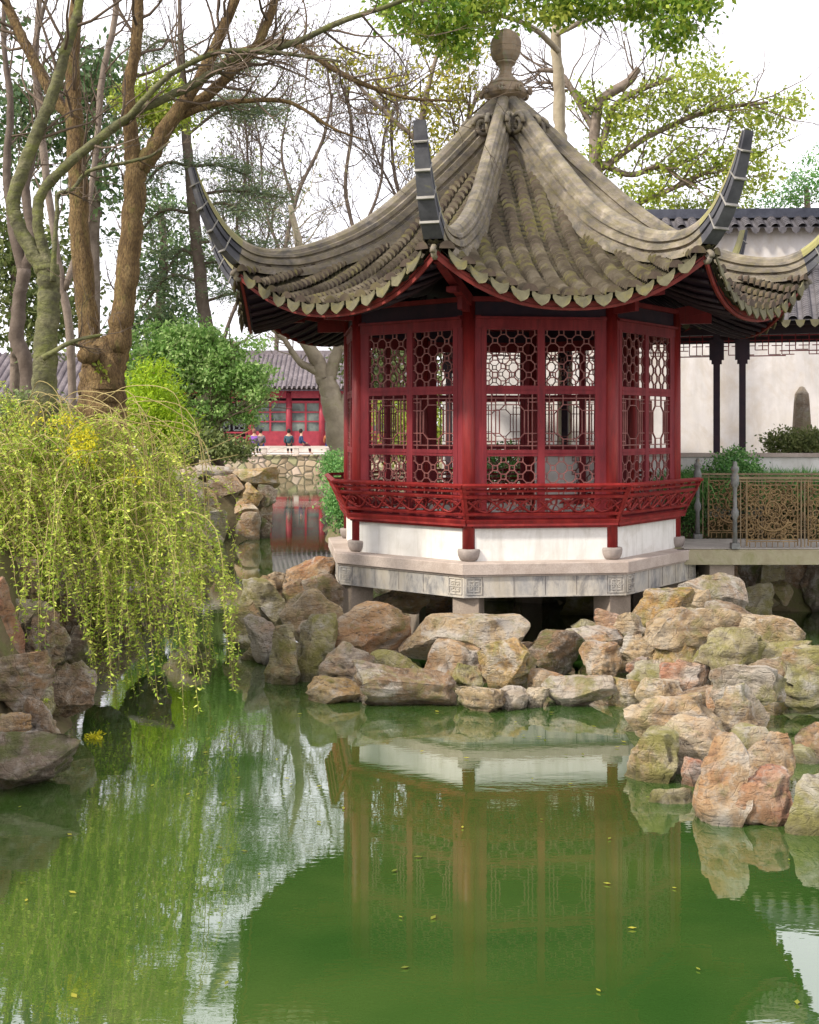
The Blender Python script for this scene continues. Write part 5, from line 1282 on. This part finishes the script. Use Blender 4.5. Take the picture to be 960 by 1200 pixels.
def bay(x0, x1, kind):
    w_ = x1 - x0
    if kind == 'win':
        mb = MB(); mb.box(((x0 + x1) / 2, -1.95, .9), (w_, .08, .95)); 
        for q_ in range(3): mb.box((x0 + w_ * q_ / 2, -1.95, 2.4), (.13, .09, 2.2))
        for z in (1.4, 2.1, 2.75, 3.4): mb.box(((x0 + x1) / 2, -1.95, z), (w_, .085, .09))
        f = mb.build('window', M['hall_red'], hl); mb = MB(); mb.box(((x0 + x1) / 2, -1.90, 2.4), (w_ - .1, .02, 1.95)); mb.build('pane', M['hall_glass'], f)
    else:
        mb = MB()
        for q_ in range(2):
            cx_ = x0 + w_ * (.28 + .36 * q_)
            for a_ in ((-.38, 1.5, -.38, 3.3), (.38, 1.5, .38, 3.3), (-.38, 3.3, .38, 3.3), (-.38, 1.5, .38, 1.5), (-.2, 1.8, -.2, 3.0), (.2, 1.8, .2, 3.0), (-.2, 3.0, .2, 3.0), (-.38, 2.4, .38, 2.4), (-.2, 1.8, .2, 1.8), (0, 1.5, 0, 3.3)):
                mb.bar((cx_ + a_[0], 1.0, a_[1]), (cx_ + a_[2], 1.0, a_[3]), .11)
        mb.build('fretwork_screen', M['hall_white'], hl)
        mb = MB()
        for z in (.55, 1.0, 1.35): mb.box(((x0 + x1) / 2, -1.95, z), (w_, .07, .1))
        for q_ in range(8): mb.box((x0 + w_ * (q_ + .5) / 8, -1.95, .95), (.07, .06, .8))
        mb.build('balustrade', M['hall_red'], hl)
for x0, x1, k_ in ((-9.5, -7.2, 'win'), (-7.0, -4.7, 'win'), (-4.5, -1.5, 'open'), (-1.2, 1.15, 'win'), (1.4, 3.4, 'win'), (3.6, 5.8, 'win'), (6, 7.9, 'win')): bay(x0, x1, k_)
mb = MB()
tile_slope(mb, (-11, 1.2, 6.9), (9.5, 1.2, 6.9), (0, -4.3, -2.5), 0, 62, 0, 1); mb.add([(-11, 1.2, 6.9), (9.5, 1.2, 6.9), (9.5, 5.5, 4.4), (-11, 5.5, 4.4)], [(0, 1, 2, 3)], 0)
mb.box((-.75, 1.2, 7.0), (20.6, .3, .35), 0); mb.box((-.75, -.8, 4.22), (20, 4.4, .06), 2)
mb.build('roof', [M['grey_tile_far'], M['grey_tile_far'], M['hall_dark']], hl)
h2 = empty('left_house', 'brown tiled roof of a house behind the trunks at the left picture edge', 'building', (-17, 46, 1.3))
mb = MB(); mb.box((0, 1.5, 1.3), (9, 5, 2.6)); mb.build('wall', M['wall'], h2)
mb = MB(); tile_slope(mb, (-5.5, 1.5, 4.7), (5.5, 1.5, 4.7), (0, -3.4, -2.1), 0, 40, 0, 1); mb.add([(-5.5, 1.5, 4.7), (5.5, 1.5, 4.7), (5.5, 4.9, 2.6), (-5.5, 4.9, 2.6)], [(0, 1, 2, 3)], 0); mb.build('roof', [M['grey_tile_far'], M['drip']], h2)

# ------------------------------------------------------------------ people on the far terrace
SK = mat_noise('skin', [(.3, (.42, .24, .16)), (.7, (.55, .33, .23))], 4, .6, bumps=None)
def cloth(name, c_): return mat_noise(name, [(.3, tuple(x * .75 for x in c_)), (.7, c_)], 6, .85, bumps=None)
def skinfig(name, joints, bones, mat, parent):
    import bmesh
    bm = bmesh.new(); ly = bm.verts.layers.skin.verify(); vs = []
    for j in joints: v_ = bm.verts.new(j[0]); v_[ly].radius = (j[1], j[1]); vs.append(v_)
    vs[0][ly].use_root = True
    for a_, b_ in bones: bm.edges.new((vs[a_], vs[b_]))
    me = bpy.data.meshes.new(name); bm.to_mesh(me); bm.free(); me.materials.append(mat); o = link(name, me, parent)
    m_ = o.modifiers.new('skin', 'SKIN'); m_.use_smooth_shade = True; s_ = o.modifiers.new('sub', 'SUBSURF'); s_.levels = 1; s_.render_levels = 1
    return o
def person(label, u, Y, z, face, coat, trousers, hair, pose='sit'):
    """local frame: +Y is the way the person faces; the seat is 0.5 m above the feet"""
    x = (u - 480) * Y / F; root = empty('person', label, 'person', (x, Y, z), face, 'people on the far terrace'); root.scale = (1.12, 1.12, 1.12)
    if pose == 'sit': hip, kn, ft, sh = .53, (.44, .50), (.50, .06), .98
    else: hip, kn, ft, sh = .88, (.03, .48), (.0, .06), 1.38
    J = [((0, 0, hip), .13), ((0, -.01, hip + .25), .125), ((0, 0, sh), .13), ((0, .01, sh + .12), .05), ((0, .02, sh + .22), .085), ((0, .02, sh + .32), .09)]
    B = [(0, 1), (1, 2), (2, 3), (3, 4), (4, 5)]; arms_, legs_ = [], []
    for s_ in (-1, 1):
        i = len(J); J += [((s_ * .18, 0, sh - .02), .06), ((s_ * .23, .05, sh - .28), .045), ((s_ * .17, .26, sh - .38), .035), ((s_ * .14, .34, sh - .38), .04)]
        B += [(2, i), (i, i + 1), (i + 1, i + 2), (i + 2, i + 3)]
        i = len(J); J += [((s_ * .09, kn[0], kn[1]), .07), ((s_ * .10, ft[0], ft[1]), .045), ((s_ * .10, ft[0] + .16, .04), .04)]
        B += [(0, i), (i, i + 1), (i + 1, i + 2)]
    skinfig('body', J, B, SK, root)
    Jc = [((0, 0, hip + .02), .16), ((0, -.01, hip + .25), .155), ((0, 0, sh - .01), .15), ((0, .01, sh + .07), .07)]; Bc = [(0, 1), (1, 2), (2, 3)]
    for s_ in (-1, 1): i = len(Jc); Jc += [((s_ * .19, 0, sh - .03), .08), ((s_ * .24, .05, sh - .28), .065), ((s_ * .18, .24, sh - .37), .052)]; Bc += [(2, i), (i, i + 1), (i + 1, i + 2)]
    skinfig('coat', Jc, Bc, coat, root)
    Jt = [((0, 0, hip - .02), .15)]; Bt = []
    for s_ in (-1, 1): i = len(Jt); Jt += [((s_ * .09, kn[0], kn[1]), .085), ((s_ * .10, ft[0], ft[1] + .04), .06)]; Bt += [(0, i), (i, i + 1)]
    skinfig('trousers', Jt, Bt, trousers, root)
    mb = MB(); mb.lathe([(.02, .145), (.07, .125), (.105, .06), (.11, 0), (.10, -.06), (.07, -.09)], 12, (0, -.02, sh + .28)); mb.build('hair', hair, root)
navy, dk = cloth('navy_cloth', (.035, .06, .14)), cloth('dark_cloth', (.03, .03, .045)); purple = cloth('purple_cloth', (.24, .09, .42)); grey = cloth('grey_cloth', (.16, .13, .15))
brown = cloth('brown_cloth', (.36, .12, .05)); yel = cloth('yellow_cloth', (.62, .42, .05)); blue = cloth('blue_cloth', (.04, .10, .42)); hairm = cloth('dark_hair', (.025, .018, .016)); hb = cloth('brown_hair', (.22, .10, .07))
person('person in a purple coat seated at the left end of the far group', 298, 71.35, 1.31, 0, purple, dk, hb)
person('person in a grey-brown coat seated close to the one in purple', 305.5, 71.35, 1.31, 0, grey, blue, hairm)
person('person in a dark teal coat seated alone in the middle of the far bench', 338.5, 71.35, 1.31, 0, cloth('teal_cloth', (.04, .085, .11)), dk, hairm)
person('person in navy seated sideways with legs stretched to the right', 353, 71.35, 1.31, -PI / 2 + .2, navy, cloth('maroon_cloth', (.14, .03, .05)), hairm)
person('person in a brown-orange coat seated left of the pale tree trunk', 385, 71.35, 1.31, 0, brown, blue, hairm)
person('person in a yellow jacket standing behind the one in brown', 389.5, 73.2, 1.23, .6, yel, dk, hb, 'stand')
